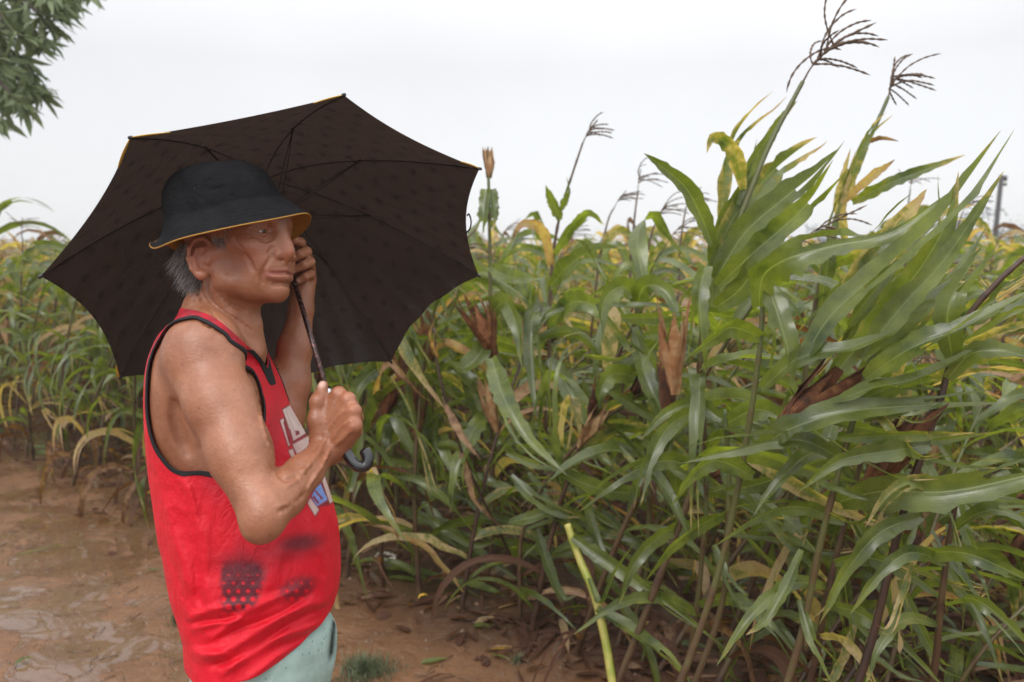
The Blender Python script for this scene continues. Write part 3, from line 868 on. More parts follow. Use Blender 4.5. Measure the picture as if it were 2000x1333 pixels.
for pl in ([(283, 400), (382, 338), (512, 590), (365, 672)], [(262, 488), (302, 462), (362, 690), (334, 712)], [(360, 672), (510, 595), (520, 700), (400, 775)], [(330, 722), (378, 702), (400, 790), (362, 812)],
           [(575, 935), (612, 880), (700, 1135), (660, 1160), (560, 1180), (505, 1095)], [(505, 1092), (590, 1195), (548, 1255), (478, 1142)]):
    paint(z5(pl), DK)
for pl in ([(293, 408), (376, 352), (495, 578), (374, 652)], [(272, 492), (296, 474), (350, 684), (338, 694)], [(370, 682), (500, 610), (505, 690), (404, 758)], [(338, 730), (372, 714), (390, 782), (366, 798)],
           [(590, 930), (610, 892), (688, 1128), (664, 1146)], [(510, 1104), (578, 1197), (548, 1242), (488, 1144)]):
    paint(z5(pl), WH)
paint(z5([(575, 955), (645, 1115), (562, 1168), (520, 1092)]), BL)
for pl in ([(362, 380), (398, 372), (402, 400), (372, 408)], [(388, 575), (420, 570), (426, 600), (396, 612)], [(296, 505), (306, 500), (352, 670), (342, 676)], [(345, 560), (352, 556), (372, 640), (364, 645)],
           [(525, 1095), (540, 1085), (580, 1140), (566, 1150)], [(535, 1040), (545, 1035), (615, 1110), (600, 1118)]):
    paint(z5(pl), DK, .8)
for pl in ([(310, 420), (322, 415), (395, 590), (385, 596)],):
    paint(z5(pl), (.48, .34, .32), 1.5)
m_shirt = mat("wet_red_jersey", (.6, .01, .02), .55, .35)
g = NT(m_shirt)
pos = g.n("ShaderNodeNewGeometry").outputs['Position']
ca = g.attr('Col').outputs['Color']
# damp patches on the shoulders
zz = g.n("ShaderNodeSeparateXYZ", {0: pos}).outputs[2]
wet = g.math('MULTIPLY', g.mr(zz, 1.20, 1.34, 0, 1), g.mr(g.noise(pos, 38, 5, .65), .36, .60, .25, .95))
ca = g.mix(wet, ca, (.20, .006, .018))
ca = g.mix(g.mr(g.noise(pos, 9, 4, .6), .35, .7, 0, .25), ca, (.42, .004, .014))
g.l(ca, g.b.inputs['Base Color'])
knit = g.n("ShaderNodeTexVoronoi", {'Vector': pos, 'Scale': 900.0}).outputs['Distance']
h_ = g.math('ADD', g.math('MULTIPLY', knit, .10), g.math('ADD', g.math('MULTIPLY', g.noise(pos, 30, 4, .55), 2.2), g.math('MULTIPLY', g.noise(pos, 110, 2, .5), .35)))
crn = g.noise(g.n('ShaderNodeVectorMath', {0: pos, 1: (1.0, 1.0, .45)}, operation='MULTIPLY').outputs[0], 24, 5, .6, 1.2)
g.l(g.bump(g.math('ADD', h_, g.math('MULTIPLY', crn, 3.0)), .75, .003), g.b.inputs['Normal'])
g.b.inputs['Sheen Weight'].default_value = .05
g.b.inputs['Sheen Tint'].default_value = (1, .35, .35, 1)
def shell(V, Q, th):
    """give an open surface thickness with closed rims"""
    N = vnormals(V, Q); n = len(V)
    E = np.concatenate([Q[:, [0, 1]], Q[:, [1, 2]], Q[:, [2, 3]], Q[:, [3, 0]]])
    key = E[:, 0].astype(np.int64) * n + E[:, 1]; rev = E[:, 1].astype(np.int64) * n + E[:, 0]
    bd = E[~np.isin(key, rev)]
    rim = np.stack([bd[:, 1], bd[:, 0], bd[:, 0] + n, bd[:, 1] + n], -1)
    return np.concatenate([V, V - N * th]), np.concatenate([Q, Q[:, ::-1] + n, rim])
V2, Q2 = shell(Vt, Qt, .0016)
obj('tank_top', W(V2), Q2, m_shirt, man, colors={'Col': np.concatenate([colr, colr])})
m_trim_mat = mat("black_ribbing", (.012, .012, .014), .7, .3)
Nc = vnormals(Vc, Qc)
def fold_cut(P): return (P[:, 1] - C(0, 684, 1.36)[1])       # the collar rolls under above here
for fn in (m_neck, lambda P: m_arm(P, -1), lambda P: m_arm(P, 1)):
    Vr, Qr = carve(Vc + Nc * .0014, Qc, [lambda P: fn(P) - .0008, lambda P: -(fn(P) + .0066)] + ([fold_cut] if fn is m_neck else []))
    V2, Q2 = shell(Vr, Qr, .0026)
    obj('collar' if fn is m_neck else 'armhole_trim', W(V2), Q2, m_trim_mat, man)

# ---- shorts
sh = Field()
rows = [(1190, 378, 625, .140), (1225, 372, 655, .148), (1270, 371, 662, .154), (1340, 376, 655, .158), (1420, 384, 645, .160), (1480, 384, 640, .160)]
t, cx, cz, a, b = rows_to_loft(rows)
sh.loft(t, cx, cz, a, b, k=.02)
for s in (-1, 1):
    Y = 1.372 + s * .085
    sh.chain([WI([-.455, Y, .66]), WI([-.452, Y + s * .01, .42])], [.084, .092], .03)
def sh_f(P, v):
    px, py = PX(P)
    pocket = np.exp(-((px - (652 - (py - 1222) * .10)) / 5.0) ** 2) * np.clip((1300 - py) / 30, 0, 1) * np.clip((py - 1205) / 8, 0, 1) * (P[:, 2] < 1.45)
    return v - .0022 * vnoise(P * [1.5, .6, 1], 38, 8) - .001 * vnoise(P, 90, 9) + .010 * pocket
sys_ = axis(WI([0, 1.345, .43])[1] - .02, -.475, .0045)
sxs = axis(-.62, -.25, .0032); szs = axis(1.24, 1.72, .0045)
Ds = sh.grid(sxs, sys_, szs, fn=sh_f)
Vs_, Qs_ = nets(sxs, sys_, szs, Ds)
def sh_mask(P):
    w = W(P); return np.maximum(.445 - w[:, 2], (P[:, 1] + .485))
Vs_, Qs_ = carve(Vs_, Qs_, [sh_mask])
m_shorts = mat("faded_teal_cotton", (.26, .36, .32), .75, .25)
g = NT(m_shorts); pos = g.n("ShaderNodeNewGeometry").outputs['Position']
cc = g.mix(g.mr(g.noise(pos, 22, 5, .6), .35, .65, 0, 1), (.33, .45, .41), (.24, .34, .31))
spot = g.n("ShaderNodeTexVoronoi", {'Vector': pos, 'Scale': 70.0}).outputs['Distance']
cc = g.mix(g.mr(spot, .12, .2, .6, 0), cc, (.13, .20, .19))
px, py = PX(Vs_)
slit = np.exp(-((px - (652 - (py - 1222) * .10)) / 4.5) ** 2) * np.clip((1296 - py) / 20, 0, 1) * np.clip((py - 1205) / 8, 0, 1) * (Vs_[:, 2] < 1.47)
seam = np.maximum(np.exp(-((px - (545 - (py - 1300) * .55)) / 2.2) ** 2) * (py > 1290), np.exp(-((px - (612 + (py - 1240) * .12)) / 1.8) ** 2) * (py > 1225) * .6) * (Vs_[:, 2] < 1.42)
g.l(g.mix(g.attr('seam').outputs['Fac'], g.mix(g.attr('slit').outputs['Fac'], cc, (.012, .013, .014)), (.36, .47, .42)), g.b.inputs['Base Color'])
g.l(g.bump(g.math('ADD', g.noise(pos, 40, 4, .6), g.math('MULTIPLY', g.noise(pos, 600, 1, .5), .08)), .6, .003), g.b.inputs['Normal'])
V2, Q2 = shell(Vs_, Qs_, .002)
obj('shorts', W(V2), Q2, m_shorts, man, colors={'slit': np.concatenate([slit, slit]), 'seam': np.concatenate([seam, seam])})
# ---- slippers
m_rub = mat("brown_rubber", (.05, .03, .02), .6)
for s in (-1, 1):
    Y = 1.372 + s * .108
    a = np.linspace(0, 2 * np.pi, 32, endpoint=False)
    ox = -.40 + .135 * np.cos(a); oy = Y + (.042 + .008 * np.cos(a)) * np.sin(a)
    lo = np.stack([ox, oy, np.full(32, .003)], -1); hi = lo + [0, 0, .012]
    V = np.concatenate([lo, hi, [[-.40, Y, .003]], [[-.40, Y, .015]]]); k = np.arange(32); k2 = (k + 1) % 32
    fl = [np.stack([k, k2, k2 + 32, k + 32], -1), np.concatenate([np.stack([k2, k, np.full(32, 64)], -1), np.stack([k + 32, k2 + 32, np.full(32, 65)], -1)])]
    st = tube(spline([[-.44, Y - .05, .012], [-.40, Y - .035, .05], [-.34, Y, .055], [-.40, Y + .035, .06], [-.44, Y + .05, .012]], 20), .005, 6)
    V, fl = join([(V, fl), st])
    obj('slipper', V, fl, m_rub, man)

# ---- bucket hat
m_hat = mat("black_cotton_twill", (.012, .013, .017), .9, .12)
g = NT(m_hat); pos = g.n("ShaderNodeNewGeometry").outputs['Position']
lint = g.n("ShaderNodeTexVoronoi", {'Vector': pos, 'Scale': 42.0}).outputs['Distance']
cb = g.mix(g.mr(g.noise(pos, 30, 4, .6), .3, .7, 0, 1), (.0065, .0065, .0075), (.0135, .0135, .0155))
cb = g.mix(g.mr(lint, .018, .03, .8, 0), cb, (.35, .33, .30))
g.l(cb, g.b.inputs['Base Color'])
bvn = g.attr('bv').outputs['Fac']
stt = g.math('MULTIPLY', g.math('POWER', g.math('ABSOLUTE', g.math('SINE', g.math('MULTIPLY', bvn, 22.0))), 6.0), g.mr(bvn, 1.05, 1.1, 1, 0))
hh = g.math('ADD', g.math('MULTIPLY', g.noise(pos, 26, 5, .6, .8), 2.2), g.math('ADD', g.noise(pos, 90, 4, .6), g.math('MULTIPLY', g.noise(pos, 900, 1, .5), .15)))
g.l(g.bump(g.math('ADD', hh, g.math('MULTIPLY', stt, .16)), .9, .004), g.b.inputs['Normal'])
m_lin = mat("ochre_hat_lining", (.36, .19, .04), .8, .2)
na = 96
A = np.linspace(0, 2 * np.pi, na, endpoint=False); ca_, sa_ = np.cos(A), np.sin(A)
def ring(cx_, cy_, cz_, ax_, az_, sl, droop, wob=0.0, ph=0.0):
    x = ax_ * ca_; z = az_ * sa_
    y = cy_ + sl * x - droop * sa_ ** 2 + wob * np.sin(3 * A + ph) + wob * .5 * np.sin(5 * A + ph * 2)
    return np.stack([cx_ + x, y, cz_ + z], -1)
brim_o = ring(-.490, .196, 1.40, .132, .132, .200, .024, .0022, .6)
bk = np.exp(-((A - np.pi) / .5) ** 2)
brim_o[:, 1] += .008 * bk; brim_o[:, 0] -= .003 * bk
brim_o[:, 1] -= .013 * np.exp(-((np.abs(A - np.pi) - .75) / .40) ** 2)
def ring_lr(xl, yl, xr, yr, zr, dr=0.0, wob=.001, ph=.3):
    a_, b_2 = C(xl, yl, 1.40), C(xr, yr, 1.40)
    c_, hw = (a_ + b_2) / 2, (b_2[0] - a_[0]) / 2
    return ring(c_[0], c_[1], 1.40, hw, hw * zr, (b_2[1] - a_[1]) / (2 * hw), dr, wob, ph)
seam_r = ring_lr(330, 438, 547, 384, .88, .012)
mid_r = lerp(brim_o, seam_r, .5) + np.array([0, .001, 0]); mid_r[:, 1] -= .016 * bk; mid_r[:, 0] += .010 * bk
crown = []
for tz, (xl, yl, xr, yr, zr, dr) in enumerate([(325, 420, 541, 371, .88, .010), (323, 400, 533, 359, .89, .007), (324, 382, 525, 347, .90, .004), (329, 368, 517, 337, .90, .001), (335, 359, 508, 330, .90, -.001),
        (344, 351, 499, 325, .90, -.002), (360, 344, 488, 321, .90, -.002), (385, 334, 470, 318, .9, -.001), (415, 326, 446, 319, .9, 0)]):
    r_ = ring_lr(xl, yl, xr, yr, zr, dr, .0008 + .0001 * tz, .3 + tz * .25)
    r_ += (.0018 * vnoise(r_, 34, 21))[:, None] * np.array([.6, 1, 0])
    crown.append(r_)
def loftr(rings, close=True):
    V = np.concatenate(rings); m = len(rings)
    i, j = np.meshgrid(np.arange(m - 1), np.arange(na), indexing='ij'); j2 = (j + 1) % na
    Q = np.stack([i * na + j, i * na + j2, (i + 1) * na + j2, (i + 1) * na + j], -1).reshape(-1, 4)
    fl = [Q]
    if close:
        V = np.concatenate([V, rings[-1].mean(0)[None]]); k = np.arange(na)
        fl.append(np.stack([(m - 1) * na + k, (m - 1) * na + (k + 1) % na, np.full(na, m * na)], -1))
    return V, fl
def subdiv_rings(rs, n):
    st = np.stack(rs); sh_ = st.shape
    return list(spline(st.reshape(len(rs), -1), n).reshape(n, sh_[1], 3))
lip = seam_r + (seam_r - seam_r.mean(0)) * .034 + [0, -.0005, 0]
outer = subdiv_rings([brim_o, mid_r, lip], 12) + [seam_r + (seam_r - seam_r.mean(0)) * .030 + [0, .0012, 0], seam_r + [0, .0008, 0], seam_r + [0, .0022, 0]] + subdiv_rings(crown, 22)
V, fl = loftr(outer)
bv = np.repeat(np.concatenate([np.linspace(0, 1, 12), np.full(len(outer) - 12, 1.6)]), na); bv = np.concatenate([bv, [1.6]])
hat = obj('bucket_hat', W(V), [f[:, ::-1] for f in fl], m_hat, man, colors={'bv': bv})
cen_in = np.array([0, -.0022, 0])
inner = [brim_o + cen_in * .4 + (brim_o.mean(0) - brim_o) * .004, mid_r + cen_in, seam_r + cen_in * 1.3 + (seam_r.mean(0) - seam_r) * .02] + [c + (c.mean(0) - c) * .04 + [0, -.003, 0] for c in crown[:5]]
V, fl = loftr(inner, False)
Vp, flp = tube(np.concatenate([brim_o, brim_o[:2]]) + [0, -.0012, 0], .0012, 6, False)
V, fl = join([(V, fl), (Vp, flp)])
obj('brim_lining', W(V), fl, m_lin, man)
# ---- hair
rs = np.random.RandomState(5)
m_hair = mat("grey_hair", (.16, .15, .14), .45, .5)
g = NT(m_hair)
g.l(g.ramp(g.attr('hv').outputs['Fac'], [(0, (.03, .028, .027)), (.4, (.16, .155, .15)), (1, (.6, .59, .58))]), g.b.inputs['Base Color'])
strands, hv = [], []
def strand(p0, p1, p2, r0=.00055, n=5):
    t = np.linspace(0, 1, n)[:, None]
    P = (1 - t) ** 2 * p0 + 2 * t * (1 - t) * p1 + t ** 2 * p2
    V, fl = tube(P, np.linspace(r0, r0 * .25, n), 3, False)
    strands.append((V, fl)); hv.append(np.full(len(V), np.clip(rs.normal(.5, .28), 0, 1)))
for i in range(1700):                     # back of the head below the brim
    th = rs.uniform(2.05, 4.25)          # angle round the skull, pi = back
    u = rs.uniform(-.042, .035)
    rf, rl = .098 - max(0, (.03 - u)) * .45, .075 - max(0, (.03 - u)) * .35
    f, l = -.012 + rf * math.cos(th), rl * math.sin(th)
    if f > -.028: continue
    p0 = H(f, l, u)
    out = unit(HF * math.cos(th) + HL * math.sin(th))
    ln = rs.uniform(.020, .044) * (.55 + .45 * min(1, (u + .05) / .05))
    flare = .45 + 1.1 * max(0, -math.cos(th)) * (rs.rand() * .9)
    p2 = p0 + np.array([0, -ln, 0]) + out * ln * flare * .6 + rs.normal(size=3) * .003
    strand(p0, p0 + out * .008 * flare + np.array([0, -ln * .35, 0]), p2)
for s in (-1, 1):
    for i in range(260):                  # sideburn and temple
        f = rs.uniform(-.004, .030); u = rs.uniform(.034, .078)
        if f > .018 + (u - .03) * .35: continue
        p0 = H(f, s * (.0705 - f * .05), u)
        p2 = p0 + HF * rs.uniform(.002, .010) + HU * -rs.uniform(.012, .026) - HL * s * rs.uniform(-.001, .003)
        strand(p0, (p0 + p2) / 2 + HL * s * .003, p2, .0005)
    for i in range(70):                   # brow
        t = rs.rand()
        p0 = H(.0805 - .010 * t ** 2, s * (.016 + .030 * t), .0665 + .003 * math.sin(t * 3) + rs.normal() * .0012)
        p2 = p0 + HL * s * .006 + HU * rs.uniform(-.001, .003) - HF * .001 * 3 * t
        strand(p0, (p0 + p2) / 2 + HF * .0015, p2, .0003)
V, fl = join(strands)
obj('hair', W(V), fl, m_hair, man, colors={'hv': np.concatenate(hv)})
# ------------------------------------------------------------------ the umbrella
UC = np.array([-0.45645382, 0.13349825, 1.65]); UA = unit([-0.35821342, 0.77430485, 0.52166574])
UU = unit(np.cross(UA, [0, 1, 0])); UV = np.cross(UA, UU)
UR, UH, UA0 = .4479, .2996, -.7200
apex = UC + UH * UA
def ud(k): a = UA0 - k * np.pi / 4; return np.cos(a) * UU + np.sin(a) * UV
rimfix = {0: (-.004, .004, 0), 6: (.012, .002, 0), 3: (-.003, .002, 0)}
def rib_pt(k, r):                       # r 0..1 along the rib
    p = apex - UH * (r ** 1.55) * UA + UR * r * ud(k)
    return p + np.array(rimfix.get(k % 8, (0, 0, 0))) * r ** 2
hand_p = C(640, 767, 1.352)
sh_dir = unit(apex - hand_p)
um_base = W(hand_p)
umb = empty('umbrella', um_base, 'open dark brown polka dot umbrella with black hook handle held by the man', 'umbrella')
nr, nc = 28, 17
m_can = mat("dark_umbrella_nylon", (.030, .022, .020), .5, .3)
g = NT(m_can)
uvn = g.n("ShaderNodeUVMap").outputs[0]
sp_ = g.n("ShaderNodeSeparateXYZ", {0: uvn})
u_, v_ = sp_.outputs[0], sp_.outputs[1]
row = g.math('FLOOR', g.math('DIVIDE', v_, .047))
ush = g.math('ADD', u_, g.math('MULTIPLY', g.math('MODULO', g.math('ABSOLUTE', row), 2.0), .027))
fu = g.math('SUBTRACT', g.math('FRACT', g.math('DIVIDE', g.math('ADD', ush, 6.2), .062)), .5)
fv = g.math('SUBTRACT', g.math('FRACT', g.math('DIVIDE', v_, .047)), .5)
du, dv = g.math('MULTIPLY', fu, .062), g.math('MULTIPLY', fv, .047)
dist = g.math('SQRT', g.math('ADD', g.math('MULTIPLY', du, du), g.math('MULTIPLY', dv, dv)))
dotm = g.mr(dist, .0078, .0092, 1, 0)
pos = g.n("ShaderNodeNewGeometry").outputs['Position']
wt_ = g.mr(g.noise(pos, 7, 3, .5), .35, .65, 0, 1)
base = g.mix(dotm, g.mix(wt_, (.008, .006, .0055), (.020, .014, .0125)), (.010, .007, .006))
g.l(base, g.b.inputs['Base Color'])
weave = g.math('ADD', g.math('MULTIPLY', g.noise(pos, 16, 3, .5), 3.0), g.noise(pos, 90, 2, .5))
wr = g.n('ShaderNodeTexWave', {'Vector': g.n('ShaderNodeCombineXYZ', {0: g.math('DIVIDE', u_, g.math('ADD', v_, .12)), 1: g.math('MULTIPLY', v_, .4), 2: 0.0}).outputs[0], 'Scale': 3.2, 'Distortion': 3.5, 'Detail': 2.0}).outputs['Fac']
weave = g.math('ADD', weave, g.math('MULTIPLY', g.math('MULTIPLY', wr, g.mr(v_, .2, .54, 0, 1)), 2.2))
nrm = g.bump(weave, .5, .005)
g.l(nrm, g.b.inputs['Normal'])
tr = g.n("ShaderNodeBsdfTranslucent", {0: g.mix(dotm, (.0135, .0088, .0070), (.0065, .0046, .0038))})
ad = g.n("ShaderNodeAddShader"); g.l(g.b.outputs[0], ad.inputs[0]); g.l(tr.outputs[0], ad.inputs[1]); g.l(ad.outputs[0], g.out.inputs[0])
m_yel = mat("yellow_binding", (.62, .40, .04), .6)
parts, uvs = [], []
for k in range(8):
    G = np.zeros((nr, nc, 3)); UVp = np.zeros((nr, nc, 2))
    for i, r in enumerate(np.linspace(.02, 1, nr)):
        A_, B_ = rib_pt(k, r), rib_pt(k + 1, r)
        for j, t in enumerate(np.linspace(0, 1, nc)):
            w = 4 * t * (1 - t)
            p = lerp(A_, B_, t)
            # taut fabric: chord between ribs, lifted a little, rim scalloped inwards
            sc = 1 - .055 * w * r ** 4
            q = apex + (p - apex) * sc
            q = q + UA * (.010 * w * r * (1 - r * .4))
            if k in (3, 4): q = q + UA * .0035 * math.sin(t * 22 + r * 5) * w * r * (1 if k == 3 else .5)
            G[i, j] = q; UVp[i, j] = ((t - .5) * np.linalg.norm(A_ - B_), r * .54)
    V = G.reshape(-1, 3)
    i, j = np.meshgrid(np.arange(nr - 1), np.arange(nc - 1), indexing='ij')
    Q = np.stack([i * nc + j, i * nc + j + 1, (i + 1) * nc + j + 1, (i + 1) * nc + j], -1).reshape(-1, 4)
    parts.append((V, [Q])); uvs.append(UVp.reshape(-1, 2))
    if k == 7: top_edge = None
V, fl = join(parts)
obj('canopy', W(V), fl, m_can, umb, uv=np.concatenate(uvs))
# yellow edging shows where the rim curls near the rib ends
m_steel = mat("dark_steel", (.035, .032, .032), .35, .5, Metallic=.6)
m_bar = mat("black_plastic", (.014, .014, .016), .3, .5)
def rim_pt(k, t):
    w = 4 * t * (1 - t); p = lerp(rib_pt(k, 1), rib_pt(k + 1, 1), t)
    return apex + (p - apex) * (1 - .055 * w)
bind = []
for k, t0, t1 in ((0, 0.0, .16), (0, .86, 1.0), (1, .88, 1.0), (7, .0, .0), (7, .80, 1.0), (6, .0, .10)):
    if t1 <= t0: continue
    P = np.array([rim_pt(k, t) for t in np.linspace(t0, t1, 10)])
    V1 = P + UA * .001; V2_ = P + UA * .0012 + unit(P.mean(0) - apex) * .0065 * np.sin(np.linspace(.12, .95, 10) * np.pi)[:, None]
    V3 = V2_ - UA * .0012; V4 = P - UA * .0006
    V = np.concatenate([V1, V2_, V3, V4]); a_ = np.arange(9)
    Q = np.concatenate([np.stack([a_ + o, a_ + 1 + o, a_ + 1 + (o + 10) % 40, a_ + (o + 10) % 40], -1) for o in (0, 10, 20, 30)])
    bind.append((V, [Q]))
V, fl = join(bind)
obj('edge_binding', W(V), fl, m_yel, umb)
runner = hand_p + sh_dir * (np.linalg.norm(apex - hand_p) - .155)
for k in range(8):
    rr = np.linspace(.02, 1.0, 26)
    P = np.array([rib_pt(k, r) - UA * .0035 for r in rr])
    Vr, fr_ = tube(P, .0011, 6)
    ribo = obj('rib', W(Vr), fr_, m_steel, umb)
    j = rib_pt(k, .49) - UA * .006
    side = unit(np.cross(UA, ud(k))) * .0045
    st = [tube(np.array([runner + ud(k) * .010 + side, lerp(runner, j, .55) + side, j]), .0010, 5), tube(np.array([runner + ud(k) * .010 - side, lerp(runner, j, .55) - side, j]), .0010, 5),
          tube(np.array([j - ud(k) * .008, j + ud(k) * .008]), .0032, 6)]
    V, fl = join(st)
    V = W(V) - um_base
    so = link('stretcher', mesh_np('stretcher', V, fl, m_steel), ribo)
    e0 = rib_pt(k, .985); dirt = unit(rib_pt(k, 1) - rib_pt(k, .96))
    V, fl = tube(np.array([e0, e0 + dirt * .004, e0 + dirt * .014, e0 + dirt * .0145]), [.0022, .0034, .0030, .0012], 8)
    link('rib_tip', mesh_np('rib_tip', W(V) - um_base, fl, m_bar), ribo)
m_shaft = mat("speckled_dark_shaft", (.035, .018, .015), .25, .5, Metallic=.4)
g = NT(m_shaft); pos = g.n("ShaderNodeNewGeometry").outputs['Position']
g.l(g.mix(g.mr(g.noise(pos, 160, 2, .5), .52, .60, 0, 1), (.035, .018, .016), (.13, .06, .05)), g.b.inputs['Base Color'])
V, fl = tube(np.array([hand_p - sh_dir * .03, hand_p + sh_dir * .3, apex + sh_dir * .002]), .0048, 12); obj('shaft', W(V), fl, m_shaft, umb)
V, fl = tube(np.array([runner - sh_dir * .03, runner - sh_dir * .012, runner - sh_dir * .010, runner + sh_dir * .004, runner + sh_dir * .005]), [.0075, .0075, .012, .012, .008], 14); obj('runner', W(V), fl, m_bar, umb)
V, fl = tube(np.array([apex - sh_dir * .02, apex - UA * .004, apex + UA * .003, apex + UA * .012, apex + UA * .05, apex + UA * .055]), [.010, .014, .014, .006, .005, .003], 12); obj('ferrule', W(V), fl, m_bar, umb)
V, fl = tube(np.array([hand_p + sh_dir * .012, hand_p + sh_dir * .010, hand_p - sh_dir * .012]), [.0052, .0075, .0080], 14); obj('shaft_collar', W(V), fl, mat("wet_chrome", (.45, .45, .45), .2, .5, Metallic=1.0), umb)
h0 = hand_p - sh_dir * .105
hook = [hand_p - sh_dir * .008, C(652, 802, 1.338), C(663, 838, 1.325), C(672, 868, 1.318), C(682, 893, 1.312), C(697, 910, 1.308), C(713, 911, 1.310), C(719, 896, 1.314), C(713, 881, 1.318)]
hk = spline(hook, 44)
V, fl = tube(np.concatenate([hk, hk[-1:] + unit(hk[-1] - hk[-2]) * .003, hk[-1:] + unit(hk[-1] - hk[-2]) * .0045]), np.concatenate([np.linspace(.0085, .0098, 44), [.008, .004]]), 18)
obj('handle', W(V), fl, mat("wet_black_rubber", (.012, .012, .014), .22, .5, Coat_Weight=.4), umb)
# closing strap looping off the right edge
r0 = rim_pt(2, .42)
sp = spline([r0, r0 + [.004, .004, 0], r0 + [.009, -.012, -.01], r0 + [.007, -.028, -.01], r0 + [-.001, -.036, 0]], 20)
V, fl = tube(sp, .0018, 6); obj('strap', W(V), fl, m_can, umb)
# ------------------------------------------------------------------ maize: materials
WIND = np.array([.93, .28, .02])
m_leaf = mat("maize_leaf", (.08, .13, .04), .38, .5)
g = NT(m_leaf)
geo = g.n("ShaderNodeNewGeometry"); pos = geo.outputs['Position']
uvn = g.n("ShaderNodeUVMap").outputs[0]
sx = g.n("ShaderNodeSeparateXYZ", {0: uvn}); au = g.math('ABSOLUTE', g.math('SUBTRACT', sx.outputs[0], .5)); vv = sx.outputs[1]
rnd = g.n("ShaderNodeObjectInfo").outputs['Random']
n1 = g.noise(pos, 9, 4, .6); n2 = g.noise(pos, 33, 4, .65)
green = g.mix(g.mr(n1, .3, .7, 0, 1), (.022, .044, .006), (.205, .245, .046))
green = g.mix(g.math('MULTIPLY', rnd, .55), green, (.060, .080, .020))
veins = g.n("ShaderNodeTexWave", {'Vector': g.n("ShaderNodeCombineXYZ", {0: sx.outputs[0], 1: 0.0, 2: 0.0}).outputs[0], 'Scale': 4.6, 'Distortion': 0.0}, wave_type='BANDS').outputs['Fac']
green = g.mix(g.math('MULTIPLY', veins, .18), green, (.15, .19, .07))
dry = g.attr('dry').outputs['Fac']
dd_ = g.math('ADD', dry, g.math('MULTIPLY', g.math('SUBTRACT', n2, .5), .6))
dd_ = g.math('ADD', dd_, g.math('MULTIPLY', g.math('SUBTRACT', n1, .5), .5))
colr_ = g.ramp(dd_, [(.28, (.10, .14, .03)), (.38, (.22, .19, .055)), (.50, (.42, .33, .19)), (.70, (.35, .215, .135)), (.95, (.095, .038, .020))])
isdry = g.mr(dd_, .26, .40, 0, 1)
colx = g.mix(isdry, green, colr_)
rib = g.mr(au, .012, .036, 1, 0)
colx = g.mix(g.math('MULTIPLY', rib, g.mr(dry, .0, .8, .55, .2)), colx, (.26, .31, .15))
g.l(colx, g.b.inputs['Base Color'])
g.l(g.mr(g.math('ADD', n2, isdry), .3, 1.5, .20, .75), g.b.inputs['Roughness'])
hb = g.math('ADD', g.math('MULTIPLY', veins, .25), g.math('ADD', g.math('MULTIPLY', rib, -1.2), g.math('MULTIPLY', n2, 1.2)))
g.l(g.bump(hb, .3, .0022), g.b.inputs['Normal'])
g.l(g.mr(isdry, 0, 1, .40, .0), g.b.inputs['Coat Weight'])
g.b.inputs['Coat Roughness'].default_value = .16
trc = g.mix(1.0, colx, (2.3, 2.3, .6), 'MULTIPLY')
tr = g.n("ShaderNodeBsdfTranslucent", {0: trc})
mx = g.n("ShaderNodeMixShader", {0: .46}); g.l(g.b.outputs[0], mx.inputs[1]); g.l(tr.outputs[0], mx.inputs[2]); g.l(mx.outputs[0], g.out.inputs[0])
m_stalk = mat("maize_stalk", (.12, .16, .05), .45, .5)
g = NT(m_stalk); pos = g.n("ShaderNodeNewGeometry").outputs['Position']
dry = g.attr('dry').outputs['Fac']
dn = g.math('ADD', dry, g.math('MULTIPLY', g.math('SUBTRACT', g.noise(pos, 14, 4, .6), .5), .7))
cs = g.ramp(dn, [(.0, (.055, .085, .02)), (.3, (.09, .10, .028)), (.5, (.09, .055, .022)), (.75, (.055, .024, .012)), (1, (.028, .013, .008))])
g.l(cs, g.b.inputs['Base Color'])
g.l(g.bump(g.noise(pos, 60, 3, .6), .4, .002), g.b.inputs['Normal'])
m_husk = mat("dry_husk", (.3, .16, .08), .6, .3)
g = NT(m_husk); pos = g.n("ShaderNodeNewGeometry").outputs['Position']
uvn = g.n("ShaderNodeUVMap").outputs[0]; su = g.n("ShaderNodeSeparateXYZ", {0: uvn})
st = g.n("ShaderNodeTexWave", {'Vector': g.n("ShaderNodeCombineXYZ", {0: su.outputs[0], 1: 0.0, 2: 0.0}).outputs[0], 'Scale': 9.0, 'Distortion': 1.2}, wave_type='BANDS').outputs['Fac']
hc = g.ramp(g.math('ADD', g.noise(pos, 26, 5, .65), g.math('MULTIPLY', g.math('SUBTRACT', g.attr('dry').outputs['Fac'], .5), .8)), [(.28, (.46, .30, .15)), (.5, (.34, .155, .06)), (.68, (.16, .055, .022)), (.85, (.05, .022, .012))])
g.l(g.mix(g.math('MULTIPLY', st, .3), hc, (.12, .045, .02)), g.b.inputs['Base Color'])
g.l(g.bump(st, .5, .003), g.b.inputs['Normal'])
m_tas = mat("dry_tassel", (.13, .09, .065), .8, .2)

